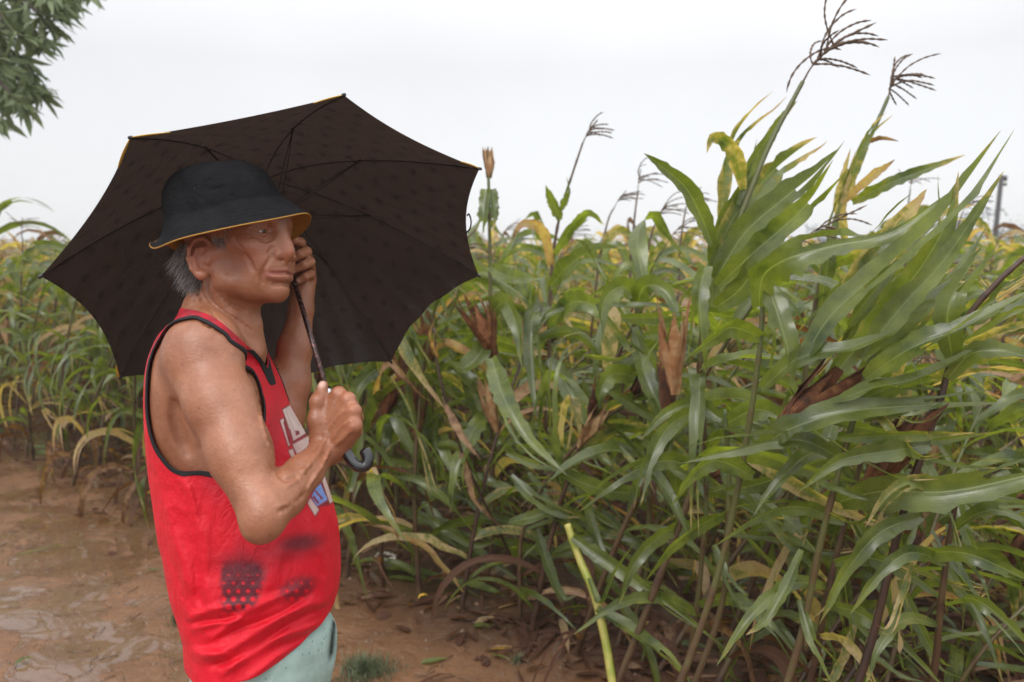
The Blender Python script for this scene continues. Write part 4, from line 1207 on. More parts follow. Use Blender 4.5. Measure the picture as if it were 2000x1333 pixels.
# ------------------------------------------------------------------ maize: shapes
def leaf_path(p0, az, el, length, droop, wind, rs, n=12, kink=None):
    d = np.array([math.cos(az) * math.cos(el), math.sin(az) * math.cos(el), math.sin(el)])
    P = [np.array(p0, float)]; st = length / (n - 1)
    for i in range(n - 1):
        s = i / (n - 1)
        d = d + (np.array([0, 0, -1.0]) * droop * (.5 + 1.3 * s) + WIND * wind * (.4 + s)) * st * 3.2 + rs.normal(size=3) * .035
        if kink is not None and i == kink: d = d + np.array([rs.normal() * .4, rs.normal() * .4, -1.4])
        d /= np.linalg.norm(d)
        P.append(P[-1] + d * st)
    return np.array(P)
def leaf_mesh(P, width, rs, dry=0.0, tip=.5, m=5, twist=0.0, roll=0.0, fold=.35, wav=.12, normal=None, base=.45, split=.4):
    """ribbon with a folded midrib, wavy margins and tapering tip; returns V, Q, dry, uv"""
    n = len(P)
    T = np.gradient(P, axis=0); T /= np.linalg.norm(T, axis=1)[:, None] + 1e-9
    s = np.linspace(0, 1, n)
    w = width * np.clip(base + (1 - base) * np.clip(s / .22, 0, 1) ** .8, 0, 1) * np.clip(1 - ((s - .30).clip(0) / .70) ** 1.9, .0, 1) + .0012
    up = np.array([0, 0, 1.0]) if normal is None else np.asarray(normal, float)
    rag = 1 + wav * .9 * rs.normal(size=(n, 2)); rag[:2] = 1
    sp_c = rs.randint(1, m - 2) if (m >= 5 and rs.rand() < split) else None; sp_s = rs.uniform(.35, .8); sp_a = rs.choice([-1, 1]) * rs.uniform(.5, 1.3)
    V, U, D = [], [], []
    ph1, ph2 = rs.rand() * 6.28, rs.rand() * 6.28; fr = rs.uniform(14, 22)
    S = None
    ts = np.linspace(-1, 1, m)
    for i in range(n):
        S0 = np.cross(T[i], up); ln = np.linalg.norm(S0)
        S0 = S0 / ln if ln > .15 else (S if S is not None else np.array([1.0, 0, 0]))
        if S is not None and S0 @ S < 0: S0 = -S0
        if S is not None: S0 = .45 * S0 + .55 * S; S0 -= T[i] * (S0 @ T[i]); S0 /= np.linalg.norm(S0)
        S = S0
        N = np.cross(S, T[i]); a = roll + twist * s[i]
        Sx = S * math.cos(a) + N * math.sin(a); Nx = N * math.cos(a) - S * math.sin(a)
        for jt, t in enumerate(ts):
            ph = ph1 if t < 0 else ph2
            off = abs(t) * fold * w[i] * .5 + wav * w[i] * t * t * math.sin(s[i] * fr + ph) * (.5 + .5 * math.sin(s[i] * 5 + ph))
            V.append(P[i] + Sx * t * w[i] * .5 * (1 - fold * .25) * (rag[i, int(t > 0)] if abs(t) > .9 else 1) + Nx * off)
            if sp_c is not None and s[i] > sp_s and (jt > sp_c) == (sp_c >= (m - 1) / 2 - .1): V[-1] = V[-1] + (Nx * sp_a + Sx * (.35 if jt > sp_c else -.35)) * width * min(1.0, (s[i] - sp_s) * 3)
            U.append(((t + 1) / 2, s[i])); D.append(dry + tip * max(0, s[i] - .62) ** 1.5 * 2.2 + .10 * t * t * tip)
    i, j = np.meshgrid(np.arange(n - 1), np.arange(m - 1), indexing='ij')
    Q = np.stack([i * m + j, i * m + j + 1, (i + 1) * m + j + 1, (i + 1) * m + j], -1).reshape(-1, 4)
    if sp_c is not None: Q = Q[~((j.ravel() == sp_c) & (s[np.minimum(i.ravel() + 1, n - 1)] > sp_s))]
    return np.array(V), Q, np.array(D), np.array(U)
def stalk_mesh(P, r0, r1, rs, dry0=.5, dry1=.1, node=.17, n=8):
    """jointed stem: swollen nodes, slight zigzag"""
    L_ = np.linalg.norm(np.diff(P, axis=0), axis=1).sum(); k = max(8, int(L_ / .028))
    Q_ = spline(P, k); s = np.linspace(0, 1, k)
    nodes = (s * L_ / node) % 1
    r = lerp(r0, r1, s) * (1 + .22 * np.exp(-((nodes - .5) / .07) ** 2))
    V, fl = tube(Q_, r, n)
    rep = np.concatenate([np.repeat(s, n), [0, 1]])
    nd = np.concatenate([np.repeat(np.exp(-((nodes - .5) / .06) ** 2), n), [0, 0]])
    return V, fl, np.clip(lerp(dry0, dry1, rep) + .25 * nd, 0, 1)
def ear_mesh(p0, p1, rad, rs, dry=.6, n=12):
    """ear in dry papery husks: tapered fluted body with loose pointed husk leaves"""
    ax = p1 - p0; L_ = np.linalg.norm(ax); ax = ax / L_
    e1 = unit(np.cross(ax, [.3, .5, .1])); e2 = np.cross(ax, e1)
    k = 12; s = np.linspace(0, 1, k); a = np.linspace(0, 2 * np.pi, n, endpoint=False)
    prof = rad * .82 * np.array([.25, .62, .86, .98, 1.0, .97, .88, .74, .56, .38, .20, .04])
    V, U = [], []
    for i in range(k):
        for q in a:
            r = prof[i] * (1 + .10 * math.sin(5 * q + 3 * s[i]))
            V.append(p0 + ax * L_ * s[i] * .9 + r * (math.cos(q) * e1 + math.sin(q) * e2)); U.append((q / 6.283, s[i]))
    i, j = np.meshgrid(np.arange(k - 1), np.arange(n), indexing='ij'); j2 = (j + 1) % n
    Q = np.stack([i * n + j, i * n + j2, (i + 1) * n + j2, (i + 1) * n + j], -1).reshape(-1, 4)
    parts = [(np.array(V), [Q])]; uv = [np.array(U)]
    for h in range(8):
        q = rs.rand() * 6.28; o = math.cos(q) * e1 + math.sin(q) * e2
        t = np.linspace(0, 1, 7)[:, None]
        P = p0 + ax * L_ * (-.08 + t * rs.uniform(.95, 1.45)) + o * rad * (.9 * np.sin(t * 2.4) + .30 + rs.uniform(-.3, 1.3) * t ** 3) + rs.normal(size=3) * rad * .25 * t ** 2
        v, f, d, u = leaf_mesh(P, rad * rs.uniform(.9, 1.6), rs, 0, 0, m=4, fold=-.5, wav=.16, normal=o + ax * .01, base=.6, twist=rs.normal() * .5)
        parts.append((v, [f])); uv.append(u)
    V, fl = join(parts)
    return V, fl, np.full(len(V), dry), np.concatenate(uv)
def tassel_mesh(P, rs, nb=9, blen=.17, r=.0016, sweep=None):
    """central spike with drooping side branches set with small spikelets"""
    sweep = WIND if sweep is None else sweep
    def spike(Q_, r_):
        k = len(Q_); rr = np.full(k, r_); rr[1::2] *= 1.9; rr[-1] = .0004
        return tube(Q_, rr, 4)
    m = 26
    A_ = spline(P, m); parts = [spike(A_[m // 3:], r * 1.05), tube(A_[:m // 3 + 1], np.linspace(r * 1.5, r * 1.1, m // 3 + 1), 5)]
    for i in range(nb):
        q = A_[int(m * (.30 + .32 * i / nb))]; d = unit(rs.normal(size=3) * [.8, .8, .4] + [0, 0, .9] + sweep * .8)
        L_ = blen * rs.uniform(.65, 1.15); pts = [q]
        for j in range(15):
            d = unit(d + (sweep * .9 + np.array([0, 0, -.55])) * .09 + rs.normal(size=3) * .03); pts.append(pts[-1] + d * L_ / 15)
        parts.append(spike(np.array(pts), r * .95))
    return join(parts)
def put(name, data, parent): return link(name, data, parent)
def add_leaf(pl, o, P, w, rs, **k):
    V, Q, D, U = leaf_mesh(P, w, rs, **k)
    return put('leaf', mesh_np('leaf', V - o, Q, m_leaf, colors={'dry': D}, uv=U), pl)

# ------------------------------------------------------------------ maize: the plants that stand out, each built on its own
def to_ground(p):
    """carry a stalk from its lowest shown point down to the soil"""
    q = np.array(p, float); k = .10 + .26 * np.clip((1000 + F * q[0] / q[1] - 1150) / 200, 0, 1); t = np.array([q[0] - k * q[2], q[1] - .03 * q[2], 0]); t[2] = gz_at(t[0], t[1]) - .02
    return t
m_ystalk = mat('yellow_green_stalk', (.36, .40, .07), .35)
g = NT(m_ystalk); pos = g.n('ShaderNodeNewGeometry').outputs['Position']
g.l(g.mix(g.mr(g.noise(pos, 18, 4, .6), .4, .6, 0, 1), (.26, .29, .04), (.42, .36, .09)), g.b.inputs['Base Color'])
def hero(label, seed, stalk, leaves, ears=(), tassel=None, r=(.011, .006), sdry=(.6, .15), base=None, group='maize plants that stand out', sm=None, extra=()):
    rs = np.random.RandomState(seed)
    leaves = list(leaves)
    for (n_, x0, x1, y0, y1, d0, d1, dx0, dx1, dy0, dy1, w0, w1, dr0, dr1) in extra:     # further narrow wind-blown blades
        for k_ in range(n_):
            U = rs.uniform; x, y, d_ = U(x0, x1), U(y0, y1), U(d0, d1); dx, dy = U(dx0, dx1), U(dy0, dy1); sg = U(-40, 40)
            leaves.append(([(x, y, d_), (x + dx * .3, y + dy * .45 - sg * .5, d_ - .05), (x + dx * .65, y + dy * .8 - sg, d_ - .08), (x + dx, y + dy, d_ - .1)], U(w0, w1), U(dr0, dr1), dict(roll=U(-1, 1), twist=U(-1.5, 1.5), tip=U(.3, .9), split=.6)))
    SP = [W(C(*p)) for p in stalk]
    b = to_ground(SP[0]) if base is None else W(C(*base)) * [1, 1, 0]
    SP = ([b, lerp(b, SP[0], .5) + [0.01, 0, 0]] if SP[0][2] > .12 else []) + SP
    if SP[0][2] > .05: SP[0][2] = 0
    o = np.array(SP[0]); pl = empty('maize_plant', o, label, 'maize plant', group)
    V, fl, D = stalk_mesh(np.array(SP) - o, r[0], r[1], rs, *sdry)
    put('stalk', mesh_np('stalk', V, fl, sm or m_stalk, colors={'dry': D}), pl)
    for L_ in leaves:
        cps, wpx, dry = L_[:3]; k = dict(L_[3]) if len(L_) > 3 else {}
        P = spline([W(C(*p)) for p in cps], 22)
        dm = np.mean([p[2] for p in cps])
        # a ribbon mostly facing up and towards the light, with its own roll
        nm = k.pop('normal', None)
        if nm is None: nm = unit(np.array([0, -1.0, .35]) + rs.normal(size=3) * .25)
        k.setdefault('roll', rs.uniform(-.4, .4)); k.setdefault('twist', rs.uniform(-.5, .5)); k.setdefault('tip', .5); k.setdefault('split', .6)
        add_leaf(pl, o, P, wpx / F * dm * .94, rs, dry=dry, m=7, normal=nm, **k)
    for e in ears:
        (a, b2, rpx, dry) = e
        V, fl, D, U = ear_mesh(W(C(*a)), W(C(*b2)), rpx / F * a[2], rs, dry)
        put('ear', mesh_np('ear', V - o, fl, m_husk, colors={'dry': D}, uv=U), pl)
    if tassel:
        P = np.array([W(C(*p)) for p in tassel['p']])
        V, fl = tassel_mesh(P, np.random.RandomState(tassel.get('seed', seed)), tassel.get('nb', 10), tassel.get('len', .2), tassel.get('r', .0018))
        put('tassel', mesh_np('tassel', V - o, fl, m_tas), pl)
    return pl
F_ = dict(normal=(0, -1, .25))
hero('tallest maize plant with a dark feathery tassel and a fan of broad green leaves', 1,
     [(1368, 900, 2.35), (1366, 760, 2.33), (1372, 650, 2.30), (1392, 560, 2.28), (1440, 440, 2.25), (1500, 290, 2.25), (1552, 190, 2.25), (1568, 160, 2.25)],
     [([(1392, 480, 2.25), (1368, 420, 2.22), (1340, 368, 2.18), (1298, 330, 2.12), (1258, 300, 2.08)], 44, .02, dict(roll=.2, tip=.2)),
      ([(1398, 545, 2.24), (1455, 455, 2.2), (1535, 385, 2.15), (1590, 340, 2.12), (1640, 290, 2.1)], 62, .04, dict(F_, roll=.3)),
      ([(1392, 520, 2.26), (1430, 430, 2.28), (1500, 345, 2.3), (1550, 300, 2.3), (1596, 268, 2.3)], 56, .26, dict(F_, roll=-.3, tip=.7)),
      ([(1402, 560, 2.2), (1465, 500, 2.12), (1545, 430, 2.08), (1590, 380, 2.05), (1628, 312, 2.0)], 58, .08, dict(F_, roll=.1)),
      ([(1390, 600, 2.26), (1402, 480, 2.28), (1440, 390, 2.3), (1475, 330, 2.3), (1502, 276, 2.3)], 46, .06, dict(F_)),
      ([(1405, 470, 2.28), (1412, 370, 2.32), (1430, 280, 2.35), (1462, 225, 2.35), (1510, 178, 2.36)], 30, .34, dict(tip=.7)),
      ([(1440, 400, 2.27), (1462, 330, 2.3), (1505, 262, 2.3), (1530, 225, 2.3), (1556, 198, 2.3)], 26, .22, dict(tip=.3)),
      ([(1452, 370, 2.24), (1440, 310, 2.2), (1412, 275, 2.18), (1388, 272, 2.15), (1380, 300, 2.14)], 34, .36, dict(roll=.6)),
      ([(1378, 520, 2.24), (1366, 580, 2.2), (1372, 660, 2.18), (1378, 730, 2.2)], 38, .02, dict(F_, base=.8)),
      ([(1400, 600, 2.22), (1450, 560, 2.15), (1500, 480, 2.12), (1560, 440, 2.1)], 52, .10, dict(F_)),
      ([(1370, 720, 2.3), (1440, 700, 2.2), (1560, 700, 2.1), (1690, 655, 2.05)], 44, .05, dict(roll=.9)),
      ([(1368, 800, 2.3), (1310, 830, 2.2), (1270, 900, 2.15), (1250, 990, 2.1)], 40, .10)],
     ears=[((1318, 760, 2.30), (1312, 610, 2.32), 19, .45)],
     tassel=dict(p=[(1568, 160, 2.25), (1590, 125, 2.25), (1640, 80, 2.25), (1712, 44, 2.25)], nb=16, len=.21, seed=5, r=.0021))
hero('tall thin maize plant with an upright pale spike, right of the tallest one', 2,
     [(1560, 900, 2.75), (1575, 700, 2.72), (1592, 600, 2.7), (1612, 500, 2.68), (1645, 390, 2.66), (1690, 290, 2.66), (1722, 220, 2.66), (1735, 190, 2.66)],
     [([(1640, 400, 2.62), (1668, 330, 2.6), (1696, 262, 2.6), (1732, 218, 2.6)], 26, .30, dict(F_)),
      ([(1665, 395, 2.6), (1730, 362, 2.5), (1800, 335, 2.45), (1885, 303, 2.4)], 30, .24, dict(roll=.5)),
      ([(1640, 400, 2.64), (1700, 345, 2.6), (1722, 330, 2.6), (1748, 312, 2.6)], 22, .60, dict(F_)),
      ([(1650, 470, 2.66), (1640, 400, 2.62), (1655, 330, 2.6), (1662, 290, 2.6)], 26, .45, dict(F_)),
      ([(1600, 620, 2.66), (1615, 520, 2.6), (1625, 440, 2.6), (1650, 370, 2.6)], 34, .18, dict(F_)),
      ([(1690, 280, 2.66), (1720, 270, 2.62), (1755, 276, 2.6)], 10, .8),
      ([(1610, 520, 2.66), (1700, 480, 2.5), (1790, 430, 2.4), (1905, 400, 2.3)], 44, .3, dict(roll=.5))],
     tassel=dict(p=[(1735, 190, 2.66), (1742, 160, 2.66), (1748, 110, 2.66)], nb=13, len=.17, seed=8, r=.0021))
hero('maize plant with a broad green leaf bent into a dark fold, blown to the right', 3,
     [(1400, 1130, 2.12), (1440, 960, 2.08), (1468, 800, 2.03), (1486, 660, 2.0), (1490, 570, 2.0)],
     [([(1482, 600, 1.98), (1490, 540, 1.95), (1540, 505, 1.9), (1630, 480, 1.88), (1740, 455, 1.85), (1860, 372, 1.82)], 84, .03, dict(roll=.35, twist=-.3, tip=.25, wav=.2)),
      ([(1500, 560, 1.98), (1520, 620, 1.94), (1540, 690, 1.92), (1546, 760, 1.92)], 56, .03, dict(F_)),
      ([(1490, 660, 2.0), (1430, 640, 1.95), (1395, 660, 1.95), (1340, 700, 1.95)], 46, .05),
      ([(1488, 760, 2.0), (1560, 700, 1.9), (1660, 680, 1.85), (1760, 640, 1.8)], 46, .10, dict(roll=.8)),
      ([(1480, 880, 2.04), (1540, 840, 1.9), (1650, 806, 1.86), (1800, 792, 1.84), (1960, 786, 1.84)], 64, .04, dict(roll=.15, tip=.2)),
      ([(1470, 930, 2.06), (1400, 900, 2.0), (1350, 930, 1.98), (1310, 990, 1.98)], 44, .06)],
     ears=[((1520, 835, 1.98), (1640, 718, 1.96), 22, .75)])
hero('wind-blown maize plant whose long leaves stream up to the right edge', 4,
     [(1560, 1260, 2.0), (1605, 1050, 1.96), (1650, 880, 1.92), (1690, 740, 1.9), (1720, 640, 1.9)],
     [([(1560, 720, 1.9), (1620, 620, 1.88), (1720, 530, 1.85), (1830, 430, 1.8), (1890, 350, 1.8), (1955, 255, 1.78)], 56, .10, dict(roll=.3, tip=.4)),
      ([(1640, 720, 1.88), (1720, 620, 1.85), (1800, 520, 1.82), (1850, 430, 1.8), (1872, 335, 1.8)], 62, .20, dict(F_, tip=.5)),
      ([(1680, 700, 1.86), (1760, 600, 1.82), (1850, 500, 1.78), (1960, 335, 1.75)], 54, .16, dict(F_)),
      ([(1690, 740, 1.88), (1780, 680, 1.8), (1880, 640, 1.76), (2030, 560, 1.72)], 60, .08, dict(roll=.3)),
      ([(1600, 800, 1.9), (1700, 760, 1.85), (1800, 735, 1.8), (1985, 640, 1.8)], 44, .10, dict(roll=.7)),
      ([(1700, 700, 1.9), (1790, 590, 1.9), (1860, 540, 1.9), (1930, 440, 1.9)], 66, .04, dict(F_, twist=.8)),
      ([(1650, 900, 1.92), (1560, 860, 1.9), (1440, 880, 1.95), (1330, 905, 1.98)], 40, .05, dict(roll=.5)),
      ([(1640, 980, 1.95), (1720, 960, 1.85), (1850, 960, 1.78), (2000, 930, 1.74), (2080, 905, 1.72)], 82, .02, dict(roll=.1, tip=.1)),
      ([(1650, 560, 1.9), (1720, 480, 1.9), (1770, 420, 1.9), (1810, 370, 1.9)], 46, .34, dict(F_, tip=.8))],
     ears=[((1700, 940, 1.9), (1790, 820, 1.88), 26, .8)], extra=[(20, 1580, 1760, 590, 760, 1.85, 2.3, 110, 240, -250, -90, 14, 34, .02, .5), (12, 1560, 1780, 760, 980, 1.85, 2.2, 120, 320, -60, 90, 14, 30, .02, .3)])
hero('leaning brown maize stalk at the right edge with dark leaves', 5,
     [(1700, 1260, 1.9), (1762, 1010, 1.88), (1830, 800, 1.86), (1880, 640, 1.84), (1940, 560, 1.82), (2005, 500, 1.8)],
     [([(1850, 740, 1.84), (1900, 690, 1.8), (1980, 690, 1.76), (2060, 725, 1.74)], 44, .04),
      ([(1860, 700, 1.84), (1850, 620, 1.8), (1870, 560, 1.8), (1920, 480, 1.8)], 60, .05, dict(F_)),
      ([(1880, 640, 1.84), (1950, 610, 1.8), (2030, 560, 1.78)], 56, .06, dict(roll=.3)),
      ([(1815, 870, 1.86), (1750, 880, 1.8), (1640, 900, 1.8), (1560, 960, 1.8)], 42, .08),
      ([(1800, 1010, 1.88), (1720, 1040, 1.8), (1650, 1120, 1.8), (1600, 1220, 1.8)], 40, .10),
      ([(1795, 1080, 1.88), (1880, 1080, 1.8), (1960, 1110, 1.76), (2040, 1150, 1.74)], 44, .06)], sdry=(.9, .7),
     extra=[(14, 1790, 1920, 600, 760, 1.85, 2.4, 80, 220, -90, 20, 14, 30, .05, .6), (10, 1740, 1880, 900, 1150, 1.85, 2.1, -160, 220, 60, 200, 12, 28, .0, .4)])
hero('maize plant with an orange-brown leaf below a pale arching leaf', 6,
     [(1410, 1180, 2.35), (1420, 1050, 2.3), (1424, 930, 2.28), (1420, 860, 2.25), (1415, 800, 2.25)],
     [([(1330, 912, 2.2), (1390, 886, 2.15), (1450, 880, 2.1), (1560, 912, 2.05), (1690, 946, 2.0)], 58, .05, dict(roll=-.2, tip=.35)),
      ([(1440, 880, 2.2), (1520, 930, 2.1), (1600, 975, 2.05), (1680, 1012, 2.02), (1752, 1042, 2.0)], 30, .42, dict(tip=.7)),
      ([(1420, 960, 2.28), (1500, 940, 2.2), (1600, 900, 2.15), (1680, 880, 2.1)], 34, .04),
      ([(1424, 1000, 2.3), (1360, 1030, 2.25), (1300, 1080, 2.2), (1250, 1150, 2.2)], 40, .04, dict(roll=.4)),
      ([(1415, 830, 2.26), (1480, 800, 2.2), (1540, 830, 2.15), (1590, 880, 2.1)], 46, .04),
      ([(1410, 820, 2.26), (1360, 790, 2.3), (1300, 810, 2.3), (1250, 860, 2.3)], 36, .06)], extra=[(16, 1320, 1520, 800, 1120, 2.2, 2.6, 60, 240, 20, 200, 13, 28, .0, .3)])
hero('thin maize plant topped with a small withered ear beside the umbrella tip', 7,
     [(962, 1000, 3.35), (960, 800, 3.3), (958, 640, 3.28), (957, 500, 3.26), (955, 400, 3.25), (954, 345, 3.25)],
     [([(950, 370, 3.24), (944, 420, 3.2), (942, 460, 3.2)], 26, .20, dict(F_, base=.9)), ([(960, 370, 3.24), (966, 410, 3.22), (962, 452, 3.2)], 22, .24, dict(F_, base=.9)),
      ([(956, 520, 3.26), (990, 540, 3.2), (1030, 545, 3.1), (1070, 540, 3.1)], 34, .06), ([(956, 500, 3.26), (930, 490, 3.2), (900, 500, 3.2)], 10, .6),
      ([(958, 620, 3.28), (985, 590, 3.2), (1010, 640, 3.1), (1020, 720, 3.05)], 40, .06), ([(958, 655, 3.28), (930, 700, 3.2), (900, 720, 3.15), (870, 700, 3.1)], 44, .05),
      ([(960, 700, 3.0), (985, 780, 2.8), (1030, 860, 2.7), (1108, 930, 2.6)], 50, .04, dict(F_, tip=.2)),
      ([(960, 800, 3.3), (920, 850, 3.2), (890, 930, 3.1), (880, 1000, 3.1)], 40, .10)],
     ears=[((955, 345, 3.25), (957, 296, 3.25), 9, .3), ((962, 690, 3.25), (925, 590, 3.2), 20, .65)])
hero('leaning maize plant with a small tassel against the sky right of the umbrella', 8,
     [(1070, 760, 3.5), (1074, 600, 3.5), (1080, 500, 3.5), (1096, 410, 3.5), (1118, 340, 3.5), (1138, 280, 3.5)],
     [([(1094, 430, 3.48), (1078, 390, 3.45), (1066, 362, 3.42)], 24, .10, dict(F_)), ([(1096, 410, 3.48), (1106, 380, 3.45), (1114, 352, 3.42)], 18, .2, dict(F_)),
      ([(1078, 520, 3.5), (1060, 450, 3.4), (1020, 440, 3.3), (1000, 470, 3.3)], 24, .65), ([(1080, 500, 3.5), (1120, 440, 3.4), (1150, 415, 3.3), (1180, 440, 3.3)], 24, .15),
      ([(1075, 560, 3.48), (1110, 520, 3.3), (1160, 490, 3.2), (1222, 486, 3.1)], 42, .14, dict(roll=.4)), ([(1074, 600, 3.48), (1040, 620, 3.3), (1040, 720, 3.2), (1050, 820, 3.1)], 40, .05, dict(F_)),
      ([(1072, 640, 3.48), (1120, 590, 3.3), (1180, 610, 3.2), (1230, 660, 3.1)], 44, .05), ([(1072, 700, 3.48), (1110, 760, 3.3), (1150, 850, 3.2), (1180, 900, 3.1)], 40, .04)],
     tassel=dict(p=[(1138, 280, 3.5), (1150, 256, 3.5), (1168, 234, 3.5)], nb=8, len=.12, r=.0022, seed=3), r=(.011, .004), sdry=(.5, .6))
hero('bare maize stalk in the mud directly right of the umbrella handle', 9,
     [(780, 1120, 3.72), (776, 1000, 3.7), (770, 880, 3.7), (768, 760, 3.68), (770, 700, 3.68)],
     [([(772, 860, 3.68), (750, 830, 3.5), (742, 900, 3.4), (775, 985, 3.35)], 40, .06, dict(F_)), ([(772, 820, 3.68), (800, 780, 3.5), (825, 840, 3.4), (835, 920, 3.35)], 36, .06),
      ([(770, 740, 3.68), (740, 720, 3.5), (700, 760, 3.4), (690, 830, 3.4)], 40, .05), ([(770, 900, 3.68), (720, 920, 3.5), (690, 980, 3.4)], 30, .10),
      ([(778, 990, 3.7), (830, 1020, 3.55), (890, 1040, 3.45), (960, 1060, 3.4)], 26, .08, dict(roll=.5))],
     ears=[((772, 790, 3.66), (768, 680, 3.62), 13, .4)], base=(782, 1130, 3.75))
hero('green maize stalk with a bright strap leaf, second from the umbrella handle', 10,
     [(852, 1115, 3.7), (850, 1000, 3.68), (846, 880, 3.66), (846, 760, 3.64), (848, 660, 3.62)],
     [([(846, 830, 3.6), (858, 838, 3.4), (872, 890, 3.3), (900, 960, 3.2)], 36, .14, dict(F_)), ([(848, 700, 3.6), (880, 700, 3.4), (915, 740, 3.3), (962, 800, 3.2)], 50, .04, dict(F_)),
      ([(848, 680, 3.62), (820, 660, 3.5), (800, 720, 3.4), (790, 800, 3.4)], 38, .06), ([(850, 960, 3.66), (900, 970, 3.5), (960, 1010, 3.4), (1020, 1060, 3.3)], 32, .04, dict(roll=.6)),
      ([(852, 1040, 3.68), (905, 1060, 3.5), (960, 1100, 3.4), (1020, 1140, 3.35)], 34, .06)],
     ears=[((842, 700, 3.55), (818, 628, 3.5), 15, .6)], base=(854, 1128, 3.74),
     extra=[(16, 720, 1000, 820, 1060, 3.3, 3.7, 40, 190, 10, 120, 14, 30, .0, .25), (14, 700, 960, 640, 860, 3.3, 3.8, -60, 120, 40, 170, 16, 34, .0, .2)])
hero('snapped yellow-green maize stalk standing in the mud at the bottom', 11,
     [(1215, 1420, 2.35), (1196, 1333, 2.4), (1180, 1240, 2.45), (1160, 1160, 2.5), (1135, 1100, 2.55), (1120, 1060, 2.58), (1108, 1024, 2.6)],
     [([(1150, 1130, 2.5), (1175, 1180, 2.4), (1200, 1120, 2.4), (1240, 1060, 2.4)], 16, .08), ([(1118, 1050, 2.56), (1190, 1100, 2.5), (1290, 1170, 2.4), (1420, 1270, 2.3)], 34, .04, dict(roll=.3)),
      ([(1165, 1190, 2.46), (1230, 1230, 2.4), (1310, 1290, 2.3), (1370, 1350, 2.25)], 36, .05, dict(roll=.3))], r=(.0140, .0115), sdry=(.12, .32), base=(1222, 1440, 2.33), sm=m_ystalk)
hero('withered brown maize plant bent over beside the green strap leaf', 12,
     [(1010, 1120, 3.3), (985, 1060, 3.25), (950, 990, 3.2), (905, 890, 3.15), (870, 780, 3.1), (852, 700, 3.1), (848, 640, 3.1)],
     [([(900, 880, 3.15), (915, 930, 3.1), (930, 980, 3.1), (990, 1040, 3.1)], 16, .8), ([(870, 790, 3.1), (900, 850, 3.05), (940, 900, 3.0)], 18, .75), ([(855, 700, 3.1), (840, 660, 3.0), (850, 620, 3.0)], 12, .8)],
     r=(.006, .005), sdry=(.8, .85), extra=[(14, 960, 1180, 860, 1080, 2.9, 3.3, 60, 220, 10, 140, 14, 30, .0, .25)])
hero('maize plant with a dark red-brown ear low in the middle of the field', 13,
     [(1262, 1110, 2.9), (1268, 980, 2.88), (1262, 860, 2.86), (1254, 740, 2.85), (1246, 640, 2.85), (1238, 560, 2.85)],
     [([(1240, 580, 2.84), (1215, 560, 2.75), (1180, 590, 2.7), (1172, 680, 2.65)], 48, .06), ([(1242, 600, 2.84), (1260, 560, 2.75), (1300, 570, 2.7), (1330, 640, 2.65)], 46, .05),
      ([(1248, 690, 2.85), (1290, 660, 2.75), (1350, 680, 2.7), (1400, 740, 2.65)], 50, .04), ([(1252, 740, 2.84), (1200, 730, 2.75), (1175, 760, 2.7), (1170, 800, 2.7)], 44, .06, dict(F_)),
      ([(1258, 860, 2.86), (1300, 880, 2.7), (1350, 940, 2.6), (1400, 1010, 2.5)], 44, .04), ([(1262, 900, 2.86), (1200, 880, 2.75), (1130, 900, 2.7), (1060, 950, 2.65)], 46, .05),
      ([(1264, 960, 2.86), (1190, 960, 2.75), (1110, 930, 2.7), (1050, 880, 2.7)], 40, .04), ([(1240, 640, 2.84), (1262, 740, 2.7), (1290, 800, 2.65), (1310, 880, 2.6)], 36, .05)], extra=[(22, 1130, 1380, 560, 900, 2.6, 3.0, 60, 210, -70, 190, 14, 30, .0, .35)],
     ears=[((1240, 765, 2.80), (1300, 712, 2.78), 17, .9)], sdry=(.5, .2))
hero('leaning green maize stem with leaves trailing down right near the bottom edge', 14,
     [(1345, 1290, 2.5), (1362, 1180, 2.46), (1372, 1080, 2.44), (1380, 990, 2.42), (1376, 900, 2.42)],
     [([(1366, 1180, 2.45), (1430, 1170, 2.35), (1500, 1220, 2.25), (1570, 1300, 2.2)], 34, .04), ([(1376, 1020, 2.43), (1300, 1040, 2.35), (1240, 1100, 2.3), (1210, 1180, 2.3)], 34, .05),
      ([(1378, 960, 2.42), (1450, 960, 2.3), (1540, 1020, 2.2), (1610, 1100, 2.15)], 36, .04), ([(1378, 940, 2.42), (1310, 900, 2.35), (1220, 930, 2.3), (1130, 1000, 2.3)], 40, .04),
      ([(1360, 1200, 2.46), (1290, 1170, 2.4), (1210, 1180, 2.35), (1120, 1240, 2.3)], 30, .08), ([(1376, 900, 2.42), (1400, 840, 2.3), (1460, 850, 2.2), (1500, 920, 2.15)], 42, .04)], sdry=(.6, .3))
